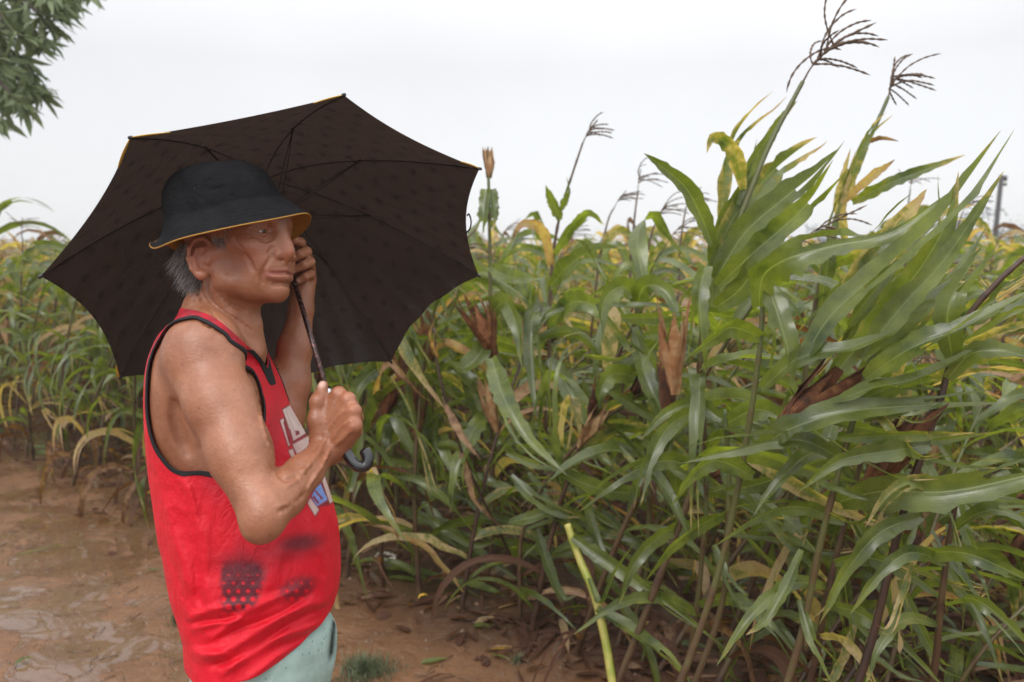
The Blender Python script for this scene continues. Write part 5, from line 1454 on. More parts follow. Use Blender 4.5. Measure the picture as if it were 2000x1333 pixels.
hero('dark maize stem with narrow pale-ribbed leaves crossing it near the bottom right', 15,
     [(1590, 1300, 2.15), (1612, 1180, 2.1), (1640, 1060, 2.08), (1670, 950, 2.06), (1690, 860, 2.05)],
     [([(1610, 1180, 2.1), (1680, 1200, 2.0), (1760, 1260, 1.95), (1850, 1350, 1.9)], 34, .05), ([(1630, 1100, 2.08), (1700, 1090, 2.0), (1790, 1130, 1.95), (1880, 1200, 1.9)], 36, .04),
      ([(1620, 1150, 2.1), (1550, 1140, 2.0), (1470, 1200, 1.95), (1400, 1300, 1.92)], 34, .06), ([(1660, 980, 2.06), (1740, 940, 1.95), (1830, 980, 1.9), (1930, 1060, 1.86)], 40, .05),
      ([(1650, 1020, 2.06), (1560, 990, 2.0), (1480, 1010, 1.95), (1390, 1070, 1.92)], 36, .04), ([(1680, 900, 2.05), (1600, 880, 2.0), (1530, 930, 1.98), (1470, 1010, 1.96)], 40, .05),
      ([(1600, 1240, 2.12), (1650, 1250, 2.0), (1690, 1300, 1.95), (1730, 1380, 1.9)], 24, .5)], sdry=(.8, .5), extra=[(16, 1560, 1760, 900, 1250, 1.98, 2.2, -120, 240, 70, 220, 12, 26, .0, .5)])
hero('dark maize stem close to the bottom right corner', 16,
     [(1820, 1330, 1.95), (1836, 1200, 1.9), (1850, 1080, 1.88), (1870, 960, 1.86)],
     [([(1836, 1180, 1.9), (1900, 1170, 1.8), (1970, 1220, 1.76), (2040, 1300, 1.74)], 34, .05), ([(1846, 1100, 1.88), (1780, 1080, 1.8), (1720, 1120, 1.78), (1660, 1200, 1.78)], 34, .05),
      ([(1856, 1040, 1.88), (1920, 1000, 1.8), (1990, 1010, 1.76), (2050, 1060, 1.74)], 40, .05), ([(1866, 980, 1.86), (1800, 940, 1.8), (1740, 960, 1.78), (1690, 1030, 1.78)], 36, .3),
      ([(1830, 1220, 1.9), (1770, 1210, 1.85), (1720, 1260, 1.82), (1690, 1340, 1.8)], 26, .2)], sdry=(.8, .5))
for sd, lb, sk, ts in ((21, 'dark thin tassel against the sky right of the small leaning tassel', [(1225, 620, 4.2), (1232, 500, 4.2), (1240, 420, 4.2), (1246, 372, 4.2)], [(1246, 372, 4.2), (1248, 350, 4.2), (1252, 330, 4.2)]),
                       (22, 'pale feathery tassel low against the sky left of the tall broad-leaved plant', [(1160, 600, 4.6), (1172, 500, 4.6), (1188, 430, 4.6), (1200, 405, 4.6)], [(1200, 405, 4.6), (1210, 388, 4.6), (1224, 372, 4.6)]),
                       (23, 'brown leaning tassel left of the tall broad-leaved plant', [(1240, 640, 3.9), (1256, 540, 3.9), (1272, 460, 3.9), (1284, 430, 3.9)], [(1284, 430, 3.9), (1292, 412, 3.9), (1306, 396, 3.9)]),
                       (24, 'dry tassel behind the long leaf of the tall broad-leaved plant', [(1320, 600, 4.4), (1326, 500, 4.4), (1334, 440, 4.4), (1340, 405, 4.4)], [(1340, 405, 4.4), (1346, 388, 4.4), (1356, 372, 4.4)]),
                       (25, 'dark tassel beside the hazy tree near the utility pole', [(1845, 560, 4.4), (1860, 480, 4.4), (1872, 440, 4.4), (1880, 415, 4.4)], [(1880, 415, 4.4), (1890, 400, 4.4), (1906, 378, 4.4)]),
                       (26, 'thin dark tassel above the streaming leaves left of the utility pole', [(1760, 560, 4.8), (1768, 460, 4.8), (1774, 400, 4.8), (1778, 370, 4.8)], [(1778, 370, 4.8), (1780, 352, 4.8), (1786, 330, 4.8)]),
                       (27, 'feathery tassel rising from the dense stand at the far left', [(40, 640, 5.9), (42, 540, 5.9), (44, 480, 5.9), (42, 455, 5.9)], [(42, 455, 5.9), (42, 440, 5.9), (44, 424, 5.9)]),
                       (28, 'grassy tassel in front of the umbrella left tip', [(105, 640, 6.0), (112, 560, 6.0), (116, 510, 6.0), (120, 492, 6.0)], [(120, 492, 6.0), (124, 482, 6.0), (130, 470, 6.0)])):
    e = sk[1]
    hero(lb.replace('tassel', 'maize tassel', 1), sd, sk, [([(e[0], e[1], e[2]), (e[0] + 25, e[1] - 45, e[2]), (e[0] + 60, e[1] - 40, e[2]), (e[0] + 90, e[1] + 10, e[2])], 22, .35), ([(e[0], e[1] + 30, e[2]), (e[0] - 25, e[1] - 20, e[2]), (e[0] - 50, e[1], e[2]), (e[0] - 62, e[1] + 60, e[2])], 22, .15)],
         tassel=dict(p=ts, nb=9, len=.16, r=.0017, seed=sd), r=(.010, .0035), sdry=(.5, .75), group='maize tassels on the skyline')
rsx = np.random.RandomState(99)
# fallen leaf on the mud
V, Q, D, U = leaf_mesh(spline([W(C(735, 1118, 3.62)), W(C(800, 1136, 3.55)), W(C(870, 1152, 3.45)), W(C(942, 1188, 3.3))], 18) * [1, 1, 0] + np.stack([np.zeros(18), np.zeros(18), .035 + .02 * np.sin(np.linspace(0, 3, 18))], -1),
                       .085, rsx, dry=.06, m=6, roll=.15, tip=.3)
tag(obj('fallen_leaf', V, Q, m_leaf, origin=(-.3, 3.5, .03), colors={'dry': D}, uv=U), 'long green maize leaf lying on the mud in front of the two bare stalks', 'leaf')
# ------------------------------------------------------------------ maize: the field
protos = []
def proto(seed, h, dryness, nleaf, tall=False):
    """parts of one plant in local coordinates: {name: [(mesh)]}"""
    rs = np.random.RandomState(seed)
    lean = WIND * rs.uniform(.08, .34) * h + rs.normal(size=3) * [.07, .07, 0]; lean[2] = 0
    P = np.array([[0, 0, -.02], lean * .1 + [0, 0, h * .33], lean * .45 + [0, 0, h * .66], lean + [0, 0, h * .96]])
    out = {'stalk': [], 'leaf': [], 'ear': [], 'tassel': []}
    V, fl, D = stalk_mesh(P, .0115, .0045, rs, .55 + dryness * .5, .2 + dryness, n=7)
    out['stalk'].append(mesh_np('stalk', V, fl, m_stalk, colors={'dry': D}))
    S = spline(P, 60); az0 = rs.rand() * 6.28
    for i in range(nleaf):
        t = .07 + .89 * i / (nleaf - 1) + rs.uniform(-.02, .02)
        p = S[int(np.clip(t, 0, 1) * 59)]
        az = az0 + i * np.pi + rs.normal() * .45
        el = rs.uniform(.7, 1.25) * (1.0 if t > .3 else .7)
        ln = rs.uniform(.50, .88) * (1 - .35 * abs(t - .55) * 2 * .8)
        low = np.clip((.42 - t) / .3, 0, 1)
        dr = np.clip(dryness * rs.uniform(0, 1.1) + (rs.rand() < .07) * .5, 0, 1)
        if rs.rand() < low * .5: dr = rs.uniform(.85, 1.2)
        Pl = leaf_path(p, az, el, ln, rs.uniform(.8, 1.9), rs.uniform(.5, 1.5) * (1 - .4 * low), rs, 13, kink=rs.randint(4, 10) if rs.rand() < .3 else None)
        Pl[:, 2] = np.maximum(Pl[:, 2], .015 + .01 * rs.rand())
        V, Q, D, U = leaf_mesh(Pl, rs.uniform(.034, .064) * (1 - .2 * low), rs, dry=dr, tip=rs.uniform(.3, .9), m=5, twist=rs.normal() * 1.5, roll=rs.normal() * .5, fold=rs.uniform(.2, .5), wav=rs.uniform(.08, .2))
        out['leaf'].append(mesh_np('leaf', V, Q, m_leaf, colors={'dry': D}, uv=U))
    for k in range(rs.randint(0, 3) if seed % 2 else 1):
        t = rs.uniform(.42, .62); p = S[int(t * 59)]; a = rs.rand() * 6.28
        d = unit([math.cos(a) * .45, math.sin(a) * .45, 1.0])
        V, fl, D, U = ear_mesh(p + d * .02, p + d * rs.uniform(.17, .24), rs.uniform(.020, .027), rs, rs.uniform(.2, .95))
        out['ear'].append(mesh_np('ear', V, fl, m_husk, colors={'dry': D}, uv=U))
    if rs.rand() < (.9 if tall else .45):
        d = unit(WIND * .5 + [0, 0, 1])
        V, fl = tassel_mesh(np.array([S[-1] - [0, 0, .02], S[-1] + d * .10, S[-1] + d * .17 + WIND * .03, S[-1] + d * .24 + WIND * .07]), rs, 7, .14, .0017)
        out['tassel'].append(mesh_np('tassel', V, fl, m_tas))
    out['dryness'] = dryness
    return out
for i in range(14):
    protos.append(proto(100 + i, [1.35, 1.5, 1.28, 1.42, 1.55, 1.22, 1.38][i % 7], [.08, .20, .40, .03, .62, .12, .28][(i * 3) % 7], [16, 18, 15, 17][i % 4], i % 5 == 4))
def lodged(seed, h, dryness):
    """a plant beaten down by the wind: stem swept far over to the right, leaves streaming and trailing"""
    rs = np.random.RandomState(seed)
    q = rs.uniform(.55, .85); sw = np.array([1.0, rs.uniform(-.35, .35), 0])
    P = np.array([[0, 0, -.02], sw * .06 * h + [0, 0, h * .28], sw * .30 * h + [0, 0, h * .52], sw * q * h + [0, 0, h * .72]])
    out = {'stalk': [], 'leaf': [], 'ear': [], 'tassel': [], 'dryness': dryness}
    V, fl, D = stalk_mesh(P, .0105, .0045, rs, .6, .3, n=7)
    out['stalk'].append(mesh_np('stalk', V, fl, m_stalk, colors={'dry': D}))
    S = spline(P, 60)
    for i in range(17):
        t = .08 + .9 * i / 16; p = S[int(t * 59)]
        az = rs.normal() * .8 + (np.pi if rs.rand() < .22 else 0); el = rs.uniform(-.1, .8)
        dr = rs.uniform(.8, 1.2) if rs.rand() < .22 else np.clip(dryness * rs.uniform(0, 1), 0, 1)
        Pl = leaf_path(p, az, el, rs.uniform(.45, .85), rs.uniform(.7, 1.7), rs.uniform(.6, 1.7), rs, 13, kink=rs.randint(4, 10) if rs.rand() < .3 else None)
        Pl[:, 2] = np.maximum(Pl[:, 2], .012 + .02 * rs.rand())
        V, Q, D, U = leaf_mesh(Pl, rs.uniform(.030, .056), rs, dry=dr, tip=rs.uniform(.2, .8), m=5, twist=rs.normal() * 1.6, roll=rs.normal() * .6, fold=rs.uniform(.25, .6), wav=rs.uniform(.08, .2))
        out['leaf'].append(mesh_np('leaf', V, Q, m_leaf, colors={'dry': D}, uv=U))
    if seed % 2:
        p = S[34]; d = unit([.8, rs.normal() * .3, .7]); V, fl, D, U = ear_mesh(p, p + d * .21, .022, rs, .7)
        out['ear'].append(mesh_np('ear', V, fl, m_husk, colors={'dry': D}, uv=U))
    return out
lprotos = [lodged(300 + i, [1.5, 1.25, 1.4, 1.1, 1.35, 1.2][i], [.1, .3, .05, .5, .15, .35][i]) for i in range(6)]
rs = np.random.RandomState(4)
cand = []
en = np.array([.60, .80]); et = np.array([en[1], -en[0]]); eo = np.array([-3.6, 5.5])
for rowi in range(0, 60):
    off = .10 + rowi * .62
    for s in np.arange(-9, 60, .18):
        p = eo + en * (off + rs.normal() * .06) + et * (s + rs.normal() * .05)
        x, y = p
        if y < 1.35: continue
        if abs(x) > y * .70 + .9: continue
        cand.append((x, y, rowi))
cand = np.array(cand)
dist = np.hypot(cand[:, 0], cand[:, 1])
# keep the view open right in front of the camera and thin the second half of the mass a little
keep = (dist > 2.0) & ~((cand[:, 0] < .30) & (cand[:, 1] < 2.5))
keep &= rs.rand(len(cand)) < np.where(dist < 7, .88, .95)
cand = cand[keep]; dist = dist[keep]
o = np.argsort(dist); cand, dist = cand[o], dist[o]
NI = 277
near_i = cand[:NI]
# beyond: one mass
ROWN = ['front', 'second', 'third', 'fourth', 'fifth', 'sixth', 'seventh', 'eighth', 'ninth']
MARKS = [(0, 'at the left edge'), (70, 'left of the umbrella'), (160, 'below the umbrella left tip'), (235, 'behind the man back'), (600, 'below the umbrella canopy'), (690, 'beside the umbrella handle'),
         (780, 'behind the first bare stalk'), (855, 'behind the bright strap leaf'), (940, 'behind the withered bent plant'), (1010, 'right of the umbrella tip'), (1080, 'behind the snapped stalk'), (1160, 'under the small sky tassel'),
         (1250, 'behind the dark red ear'), (1330, 'behind the upright orange ear'), (1410, 'behind the tallest plant'), (1500, 'behind the folded dark leaf'), (1590, 'behind the big brown ear'), (1680, 'below the pale spike plant'),
         (1770, 'behind the streaming leaves'), (1860, 'below the utility pole'), (1950, 'at the right edge')]
def dword(i): return ['green', 'lush green', 'yellowing', 'dark green', 'dry tan', 'green', 'patchy yellow-green'][(i * 3) % 7]
seen = {}
for n_, (x, y, rowi) in enumerate(near_i):
    d_ = dist[n_]
    pxx = 1000 + F * x / max(y, .1)
    pi = rs.randint(len(protos))
    if pxx < 430:
        while protos[pi]['dryness'] > .15: pi = rs.randint(len(protos))
    elif pxx > 900 and rowi >= 3 and rs.rand() < .6:
        while protos[pi]['dryness'] < .25: pi = rs.randint(len(protos))
    pr = protos[pi]
    bent = pxx > 850 and d_ < 4.8 and rs.rand() < .65
    if bent: li = rs.randint(6); pr = lprotos[li]
    sc = rs.uniform(.90, 1.12)
    if x > .7 and d_ < 3.4: sc *= .82
    elif pxx < 430: sc *= 1.04
    mk = min(MARKS, key=lambda q: abs(q[0] - pxx))[1]
    shape = 'flattened ' if bent else ''
    dw = ['green', 'yellowing', 'dark green', 'half-dry', 'lush green', 'patchy'][li] if bent else dword(pi)
    bits = shape if bent else 'tasselled ' if pr['tassel'] else ''
    tail = ' with ears' if len(pr['ear']) > 1 else (' with one ear' if pr['ear'] else '')
    lb = '%s %smaize plant%s, %s row, %s' % (dw, bits, tail, ROWN[min(int(rowi), 8)], mk)
    gp = 'maize left of the man' if pxx < 420 else ('maize behind the umbrella' if pxx < 1000 else 'maize rows right of the umbrella')
    pl = empty('maize_plant', (x, y, gz_at(x, y)), lb, 'maize plant', gp)
    rt = np.clip((pxx - 900) / 500, 0, 1)
    pl.rotation_euler = (rs.normal() * .08, rs.normal() * .08 + .04 + .45 * rt * rs.rand() + (.20 * rt if d_ < 4.5 else .05), rs.uniform(-.7, .7))
    pl.scale = (sc, sc, sc)
    if bent: pl.rotation_euler = (rs.normal() * .1, rs.normal() * .1, rs.uniform(-.45, .45))
    seen.setdefault(lb, []).append((pxx, pl))
    for nm, ms in pr.items():
        if nm == 'dryness': continue
        for m_ in ms: put(nm, m_, pl)
for lb, ps in seen.items():
    ps.sort(key=lambda q: q[0])
    w = {2: ['left', 'right'], 3: ['leftmost', 'middle', 'rightmost'], 4: ['first', 'second', 'third', 'fourth'], 5: ['first', 'second', 'third', 'fourth', 'fifth'], 6: ['first', 'second', 'third', 'fourth', 'fifth', 'sixth']}.get(len(ps))
    if w:
        for k_, (q_, p_) in zip(w, ps): p_['label'] = k_ + ' ' + lb
# the rest of the field as one mass of simpler plants
def simple_plant(seed, dryness):
    rs = np.random.RandomState(seed); Vs, Ds, Us = [], [], []
    h = rs.uniform(1.25, 1.6)
    lean = WIND * rs.uniform(.05, .2); lean[2] = 0
    V, fl = tube(np.array([[0, 0, .5], lean * .4 + [0, 0, h * .7], lean + [0, 0, h]]), [.011, .008, .004], 3, False)
    parts = [(V, fl)]; Ds.append(np.full(len(V), .35 + dryness * .4)); Us.append(np.full((len(V), 2), .3))
    for i in range(12):
        t = .3 + .7 * i / 11; az = rs.rand() * 6.28
        P = leaf_path(lean * t * t + [0, 0, h * t], az, rs.uniform(.6, 1.2), rs.uniform(.4, .7), rs.uniform(1, 1.9), rs.uniform(.3, .9), rs, 7)
        V, Q, D, U = leaf_mesh(P, rs.uniform(.05, .08), rs, dry=np.clip(dryness * rs.uniform(.3, 1.3), 0, 1), tip=.7, m=3, twist=rs.normal(), fold=.35)
        parts.append((V, [Q])); Ds.append(D); Us.append(U)
    if rs.rand() < .7:
        for b in range(6):
            d = unit(rs.normal(size=3) * .5 + [0, 0, 1] + WIND * .6); q = lean + [0, 0, h]
            V, fl = tube(np.array([q, q + d * .1, q + d * .17 + WIND * .03]), .0025, 3, False); parts.append((V, fl)); Ds.append(np.full(len(V), .75)); Us.append(np.full((len(V), 2), .3))
    V, fl = join(parts)
    return V, fl, np.concatenate(Ds), np.concatenate(Us)
sp = [simple_plant(500 + i, [.2, .55, .7, .4, .85, .3, .6, .5][i % 8]) for i in range(16)]
far = []
for (x, y, r_), d_ in zip(cand[NI:], dist[NI:]):
    if d_ < 15: far.append((x, y, 1.0))
for k in range(2600):
    y = 13.5 + 62 * rs.rand() ** 1.7; x = rs.uniform(-.78, .78) * y
    if (np.array([x, y]) - eo) @ en < .2: continue
    far.append((x, y, 1.0 + max(0, y - 20) * .022))
VV, QQ, DD, UU_ , off = [], [], [], [], 0
for x, y, w in far:
    V, fl, D, U = sp[rs.randint(16)]
    a = rs.uniform(-.8, .8); c, s = math.cos(a), math.sin(a)
    Vn = V @ np.array([[c, s, 0], [-s, c, 0], [0, 0, 1]]) * [w, w, rs.uniform(.88, 1.06)] + [x, y, 0]
    VV.append(Vn); QQ.append(fl[0] + off); DD.append(D); UU_.append(U); off += len(V)
mass = mesh_np('maize_field', np.concatenate(VV), [np.concatenate(QQ)], m_leaf, colors={'dry': np.concatenate(DD)}, uv=np.concatenate(UU_))
tag(link('maize_field', mass), 'far rows of half-dry maize running back to the horizon', 'maize field', kind='stuff')
print('near plants', len(near_i), 'dist', dist[NI - 1], 'far', len(far), 'verts', off)
# ------------------------------------------------------------------ litter, tufts and scraps on the mud
rs = np.random.RandomState(12)
parts, Ds, Us = [], [], []
n_l = 0
while n_l < 3600:
    y = 1.7 + 7.5 * rs.rand() ** 1.5; x = rs.uniform(-.75, .75) * y
    e = float(edge_d(x, y))
    if e < .02 - rs.rand() ** 4 * .5: continue
    if e > 3.2: continue
    n_l += 1
    az = rs.rand() * 6.28 if rs.rand() < .5 else rs.normal() * .6
    L_ = rs.uniform(.05, .34) * (1 if e > .1 else .45); k = 5
    P = np.zeros((k, 3)); P[:, 0] = x; P[:, 1] = y
    d = np.array([math.cos(az), math.sin(az)]); cur = rs.normal() * .5
    for i in range(1, k):
        a = az + cur * i / k
        P[i, :2] = P[i - 1, :2] + np.array([math.cos(a), math.sin(a)]) * L_ / k
    z = ground_h(P[:, 0], P[:, 1]) + .006 + rs.rand() * (.04 if e > .2 else .004)
    P[:, 2] = z + (.03 if e > .2 else .006) * np.sin(np.linspace(0, 3.1, k)) * rs.rand()
    V, Q, D, U = leaf_mesh(P, rs.uniform(.008, .045), rs, dry=rs.choice([.62, .9, 1.1, 1.15, .75, .1], p=[.05, .27, .30, .28, .05, .05]), tip=.3, m=3, roll=rs.normal() * .3, fold=rs.uniform(.1, .6))
    parts.append((V, [Q])); Ds.append(D); Us.append(U)
V, fl = join(parts)
tag(link('leaf_litter', mesh_np('leaf_litter', V, fl, m_leaf, colors={'dry': np.concatenate(Ds)}, uv=np.concatenate(Us))), 'brown dead maize leaves littering the soil between the rows', 'leaf litter', kind='stuff')
# crumbs of mud, twigs and scraps over the track
m_crumb = mat("mud_crumbs", (.10, .05, .028), .6)
g = NT(m_crumb); pos = g.n("ShaderNodeNewGeometry").outputs['Position']
g.l(g.mix(g.noise(pos, 22, 2, .5), (.05, .025, .014), (.22, .13, .075)), g.b.inputs['Base Color'])
parts = []
for i in range(4200):
    y = 1.6 + 5.5 * rs.rand() ** 1.3; x = rs.uniform(-.72, .6) * y
    if edge_d(x, y) > .4: continue
    r = .0025 + .009 * rs.rand() ** 4
    if rs.rand() < .16:
        az = rs.rand() * 6.28; L_ = rs.uniform(.02, .10); z = gz_at(x, y) + .003
        V, fl = tube([[x, y, z], [x + math.cos(az) * L_ * .5, y + math.sin(az) * L_ * .5, z + .004], [x + math.cos(az + .3) * L_, y + math.sin(az + .3) * L_, z]], .0016, 4)
    else:
        a = np.linspace(0, 2 * np.pi, 6, endpoint=False); rr = r * rs.uniform(.6, 1.3, 6); z = gz_at(x, y)
        lo = np.stack([x + rr * np.cos(a) * 1.3, y + rr * np.sin(a), np.full(6, z - .002)], -1); hi = lerp(lo, np.array([[x, y, z]]), .45) + [0, 0, r * .7]
        V = np.concatenate([lo, hi, [[x, y, z + r * .85]]]); k = np.arange(6); k2 = (k + 1) % 6
        fl = [np.stack([k, k2, k2 + 6, k + 6], -1), np.stack([k + 6, k2 + 6, np.full(6, 12)], -1)]
    parts.append((V, fl))
V, fl = join(parts)
tag(link('mud_crumbs', mesh_np('mud_crumbs', V, fl, m_crumb)), 'small clods and twigs scattered over the wet track', 'mud crumbs', kind='stuff')
# grass tufts
m_grass = mat("muddy_grass", (.06, .09, .035), .6)
g = NT(m_grass); pos = g.n("ShaderNodeNewGeometry").outputs['Position']
g.l(g.mix(g.noise(pos, 30, 3, .6), (.045, .07, .025), (.13, .14, .07)), g.b.inputs['Base Color'])
def tuft(px, py, R_, n, h, label):
    # where the view ray meets the ground
    d = W(C(px, py, 1.0)) - np.array([0, 0, CAM_H]); t = -CAM_H / d[2]; c = np.array([0, 0, CAM_H]) + d * t
    ps = []
    for i in range(n):
        a = rs.rand() * 6.28; r = R_ * min(1.5, abs(rs.normal()) * .55) * (1 + .35 * math.sin(3 * a + 1) + .2 * math.sin(7 * a))
        p = c + [r * math.cos(a), r * math.sin(a), 0]; p[2] = gz_at(p[0], p[1]) - .002
        hh = h * rs.uniform(.4, 1) * max(.25, 1.1 - r / R_ * .6) * (1.6 if rs.rand() < .12 else 1); q = rs.normal(size=3) * hh * .5; q[2] = hh
        w = unit(np.array([rs.normal(), rs.normal(), 0])) * .0013
        m_ = p + q * .5 + [0, 0, hh * .12]
        V = np.array([p - w, p + w, m_ - w * .8, m_ + w * .8, p + q])
        ps.append((V, [np.array([[0, 1, 3, 2]]), np.array([[2, 3, 4]])]))
    V, fl = join(ps)
    tag(obj('grass_tuft', V, fl, m_grass, origin=(c[0], c[1], 0)), label, 'grass tuft')
tuft(712, 1318, .125, 1500, .05, 'low green grass tuft on the mud just right of the shorts')
tuft(352, 1222, .05, 420, .05, 'small dark grass tuft left of the red shirt hem')
tuft(1010, 1300, .05, 110, .03, 'sparse little weed on the mud left of the snapped stalk')
# foam bubbles by the foot of the first bare stalk
m_foam = mat("foam", (.75, .72, .68), .25, .5)
def gpt(px, py):
    d = W(C(px, py, 1.0)) - np.array([0, 0, CAM_H]); t = -CAM_H / d[2]; c = np.array([0, 0, CAM_H]) + d * t; c[2] = gz_at(c[0], c[1]); return c
def dome(c, r, n=8):
    rings = [(1, 0), (.85, .5), (.5, .86)]
    a = np.linspace(0, 2 * np.pi, n, endpoint=False)
    V = [np.stack([c[0] + r * q * np.cos(a), c[1] + r * q * np.sin(a), np.full(n, c[2] + r * h)], -1) for q, h in rings] + [np.array([[c[0], c[1], c[2] + r]])]
    k = np.arange(n); k2 = (k + 1) % n
    Q = np.concatenate([np.stack([k + o, k2 + o, k2 + o + n, k + o + n], -1) for o in (0, n)])
    return np.concatenate(V), [Q, np.stack([k + 2 * n, k2 + 2 * n, np.full(n, 3 * n)], -1)]
c = gpt(752, 1106); bl = []
for i in range(70):
    a = rs.rand() * 6.28; rr_q = (.6 + .4 * rs.rand()); p = c + [.055 * rr_q * math.cos(a), .05 * rr_q * math.sin(a), 0]; p[2] = gz_at(p[0], p[1])
    bl.append(dome(p, rs.uniform(.002, .0085)))
V, fl = join(bl); tag(obj('foam', V, fl, m_foam, origin=c), 'ring of white foam bubbles on the mud left of the first bare stalk', 'foam')
# yellow scrap and fallen yellow cob leaf
m_yl = mat("yellow_scrap", (.62, .38, .04), .6)
def scrap(px, py, L_, w, az, m_, name, label, cat, dry=None):
    c = gpt(px, py); k = 9; t = np.linspace(-.5, .5, k)
    P = np.stack([c[0] + t * L_ * math.cos(az), c[1] + t * L_ * math.sin(az), np.full(k, c[2] + .006) + .010 * np.cos(t * 3)], -1)
    V, Q, D, U = leaf_mesh(P, w, rs, dry=dry or 0, tip=.2, m=5, fold=.5, wav=.2)
    tag(obj(name, V, Q, m_, origin=c, colors={'dry': D}, uv=U), label, cat)
scrap(290, 952, .13, .020, .15, m_yl, 'yellow_scrap', 'yellow torn scrap lying at the field edge behind the man', 'scrap')
scrap(828, 1180, .045, .022, .4, m_yl, 'petal', 'small yellow petal on the mud below the fallen leaf', 'petal')
scrap(300, 1128, .07, .016, .2, m_leaf, 'leaf_scrap', 'short bright green leaf scrap on the mud left of the shirt', 'leaf', .12)
scrap(110, 1078, .34, .014, .55, m_leaf, 'leaf_scrap', 'long thin green blade lying on the wet track at left', 'leaf', .15)
scrap(48, 1303, .06, .024, 1.0, m_leaf, 'leaf_scrap', 'dark leaf scrap in the puddle at the bottom left corner', 'leaf', .2)
scrap(1010, 1285, .16, .020, .35, m_leaf, 'leaf_scrap', 'dark brown twisted leaf on the mud at bottom centre', 'leaf', 1.0)
scrap(985, 1300, .13, .012, -.7, m_leaf, 'leaf_scrap', 'green blade crossing the brown twisted leaf at bottom centre', 'leaf', .1)
scrap(1090, 1245, .12, .018, -.8, m_leaf, 'leaf_scrap', 'brown leaf stub with a green end beside the snapped stalk', 'leaf', .9)
scrap(860, 1330, .16, .014, .5, m_leaf, 'leaf_scrap', 'curled dead leaf at the bottom edge right of the grass tuft', 'leaf', 1.1)
scrap(140, 985, .14, .008, .3, m_leaf, 'twig', 'brown twig on the track below the left maize', 'twig', 1.15)

# ------------------------------------------------------------------ tree whose drooping branch fills the top left corner
m_tl = mat("tree_leaf", (.05, .07, .03), .5, .4)
g = NT(m_tl); pos = g.n("ShaderNodeNewGeometry").outputs['Position']
g.l(g.mix(g.noise(pos, 5, 3, .6), (.11, .15, .075), (.22, .27, .13)), g.b.inputs['Base Color'])  # leaf colour lightened so that haze and glare are painted in
tr = g.n("ShaderNodeBsdfTranslucent", {0: (.20, .25, .10, 1)})
mx = g.n("ShaderNodeMixShader", {0: .3}); g.l(g.b.outputs[0], mx.inputs[1]); g.l(tr.outputs[0], mx.inputs[2]); g.l(mx.outputs[0], g.out.inputs[0])
m_bark = mat("bark", (.07, .055, .045), .85)
TD_ = 5.2
tb = np.array([-5.4, 5.9, 0.0])
tree = empty('tree', tb, 'leafy tree with drooping branches reaching into the top left corner', 'tree')
trunk = spline([[0, 0, 0], [.05, 0, 1.6], [-.1, -.1, 3.2], [.1, -.1, 5.6]], 20)
V, fl = tube(trunk, np.linspace(.19, .10, 20), 12); put('trunk', mesh_np('trunk', V, fl, m_bark), tree)
lf, lb_ = [], []
def twig_leaves(P, n):
    for i in range(n):
        t = rs.rand() ** .6; q = P[int(t * (len(P) - 1))]
        d = unit(rs.normal(size=3) * [.75, .75, .35] + [.25, 0, -.75]); L_ = rs.uniform(.07, .21); w = L_ * rs.uniform(.13, .23)
        s_ = unit(np.cross(d, rs.normal(size=3))); nn = np.cross(s_, d)
        c1 = q + d * L_ * .33 + nn * .012; c2 = q + d * L_ * .68 + nn * .012; e = q + d * L_ - nn * .010
        V = np.array([q, c1 - s_ * w * .5, c1, c1 + s_ * w * .5, c2 - s_ * w * .42, c2, c2 + s_ * w * .42, e])
        lf.append((V, [np.array([[1, 2, 5, 4], [2, 3, 6, 5]]), np.array([[0, 2, 1], [0, 3, 2], [4, 5, 7], [5, 6, 7]])]))
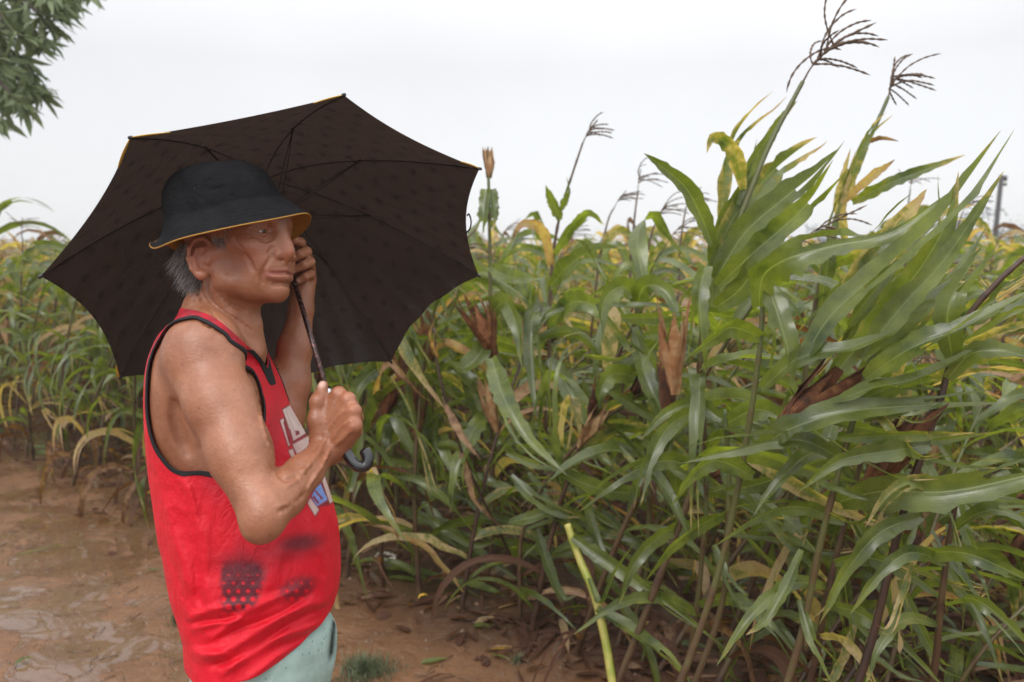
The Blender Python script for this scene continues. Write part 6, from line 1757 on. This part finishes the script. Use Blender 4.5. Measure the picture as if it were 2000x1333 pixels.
# twig ends placed through the canopy volume; edge shape follows the hanging sprays of the photo
ends = [(185, -10), (170, 8), (150, 22), (120, 20), (135, 32), (100, 18), (70, 25), (112, 45), (90, 55), (108, 78), (95, 98), (80, 108), (62, 80), (48, 92), (40, 50), (20, 60), (15, 40), (35, 20), (60, 5), (5, 85), (20, 105),
        (2, 120), (45, 128), (30, 150), (10, 150), (72, 165), (92, 185), (85, 205), (62, 215), (48, 222), (60, 190), (40, 190), (20, 185), (25, 205), (5, 200), (-10, 170), (-10, 100), (-20, 60), (-25, 210), (8, 225), (-15, 245), (2, 250), (80, -15), (120, -20), (30, -20), (150, -25), (-40, 20)]
for (px, py) in ends:
    d_ = rs.uniform(4.9, 5.6)
    e = W(C(px - 8, py - 22, d_)) - tb
    a = trunk[12] + (trunk[-1] - trunk[12]) * rs.rand()
    mid = lerp(a, e, .6) + [0, 0, .28]
    P = spline([a, mid, e + [-.12, 0, .13], e + [.02, 0, -.02]], 24)
    lb_.append(tube(P, np.linspace(.018, .0035, 24), 5))
    twig_leaves(P[14:], 27 if px > 0 else 16)
for i in range(150):  # unseen wider crown above the frame, added to shade the left maize
    e = np.array([rs.uniform(-2.4, 3.0), rs.uniform(-2.6, 2.2), rs.uniform(4.9, 6.6)]); P = spline([trunk[-1] - [0, 0, rs.rand()], lerp(trunk[-1], e, .5) + [0, 0, .2], e], 12)
    lb_.append(tube(P, np.linspace(.02, .004, 12), 5)); twig_leaves(P[4:], 60)
V, fl = join(lb_); put('branches', mesh_np('branches', V, fl, m_bark), tree)
V, fl = join(lf); put('crown', mesh_np('crown', V, fl, m_tl), tree)

# ------------------------------------------------------------------ thin rain haze over the whole field
hz = bpy.data.meshes.new('haze')
a, b, c, d, z0, z1 = -170, 270, -40, 430, -1.2, 9.0
hz.from_pydata([(a, c, z0), (b, c, z0), (b, d, z0), (a, d, z0), (a, c, z1), (b, c, z1), (b, d, z1), (a, d, z1)], [], [(0, 3, 2, 1), (4, 5, 6, 7), (0, 1, 5, 4), (1, 2, 6, 5), (2, 3, 7, 6), (3, 0, 4, 7)])
m_hz = bpy.data.materials.new('haze'); m_hz.use_nodes = True
t_ = m_hz.node_tree; t_.nodes.clear()
o_ = t_.nodes.new('ShaderNodeOutputMaterial'); v_ = t_.nodes.new('ShaderNodeVolumePrincipled')
v_.inputs['Color'].default_value = (.93, .94, .95, 1); v_.inputs['Density'].default_value = .0028
t_.links.new(v_.outputs[0], o_.inputs['Volume'])
hz.materials.append(m_hz)
tag(link('haze', hz), kind='stuff')
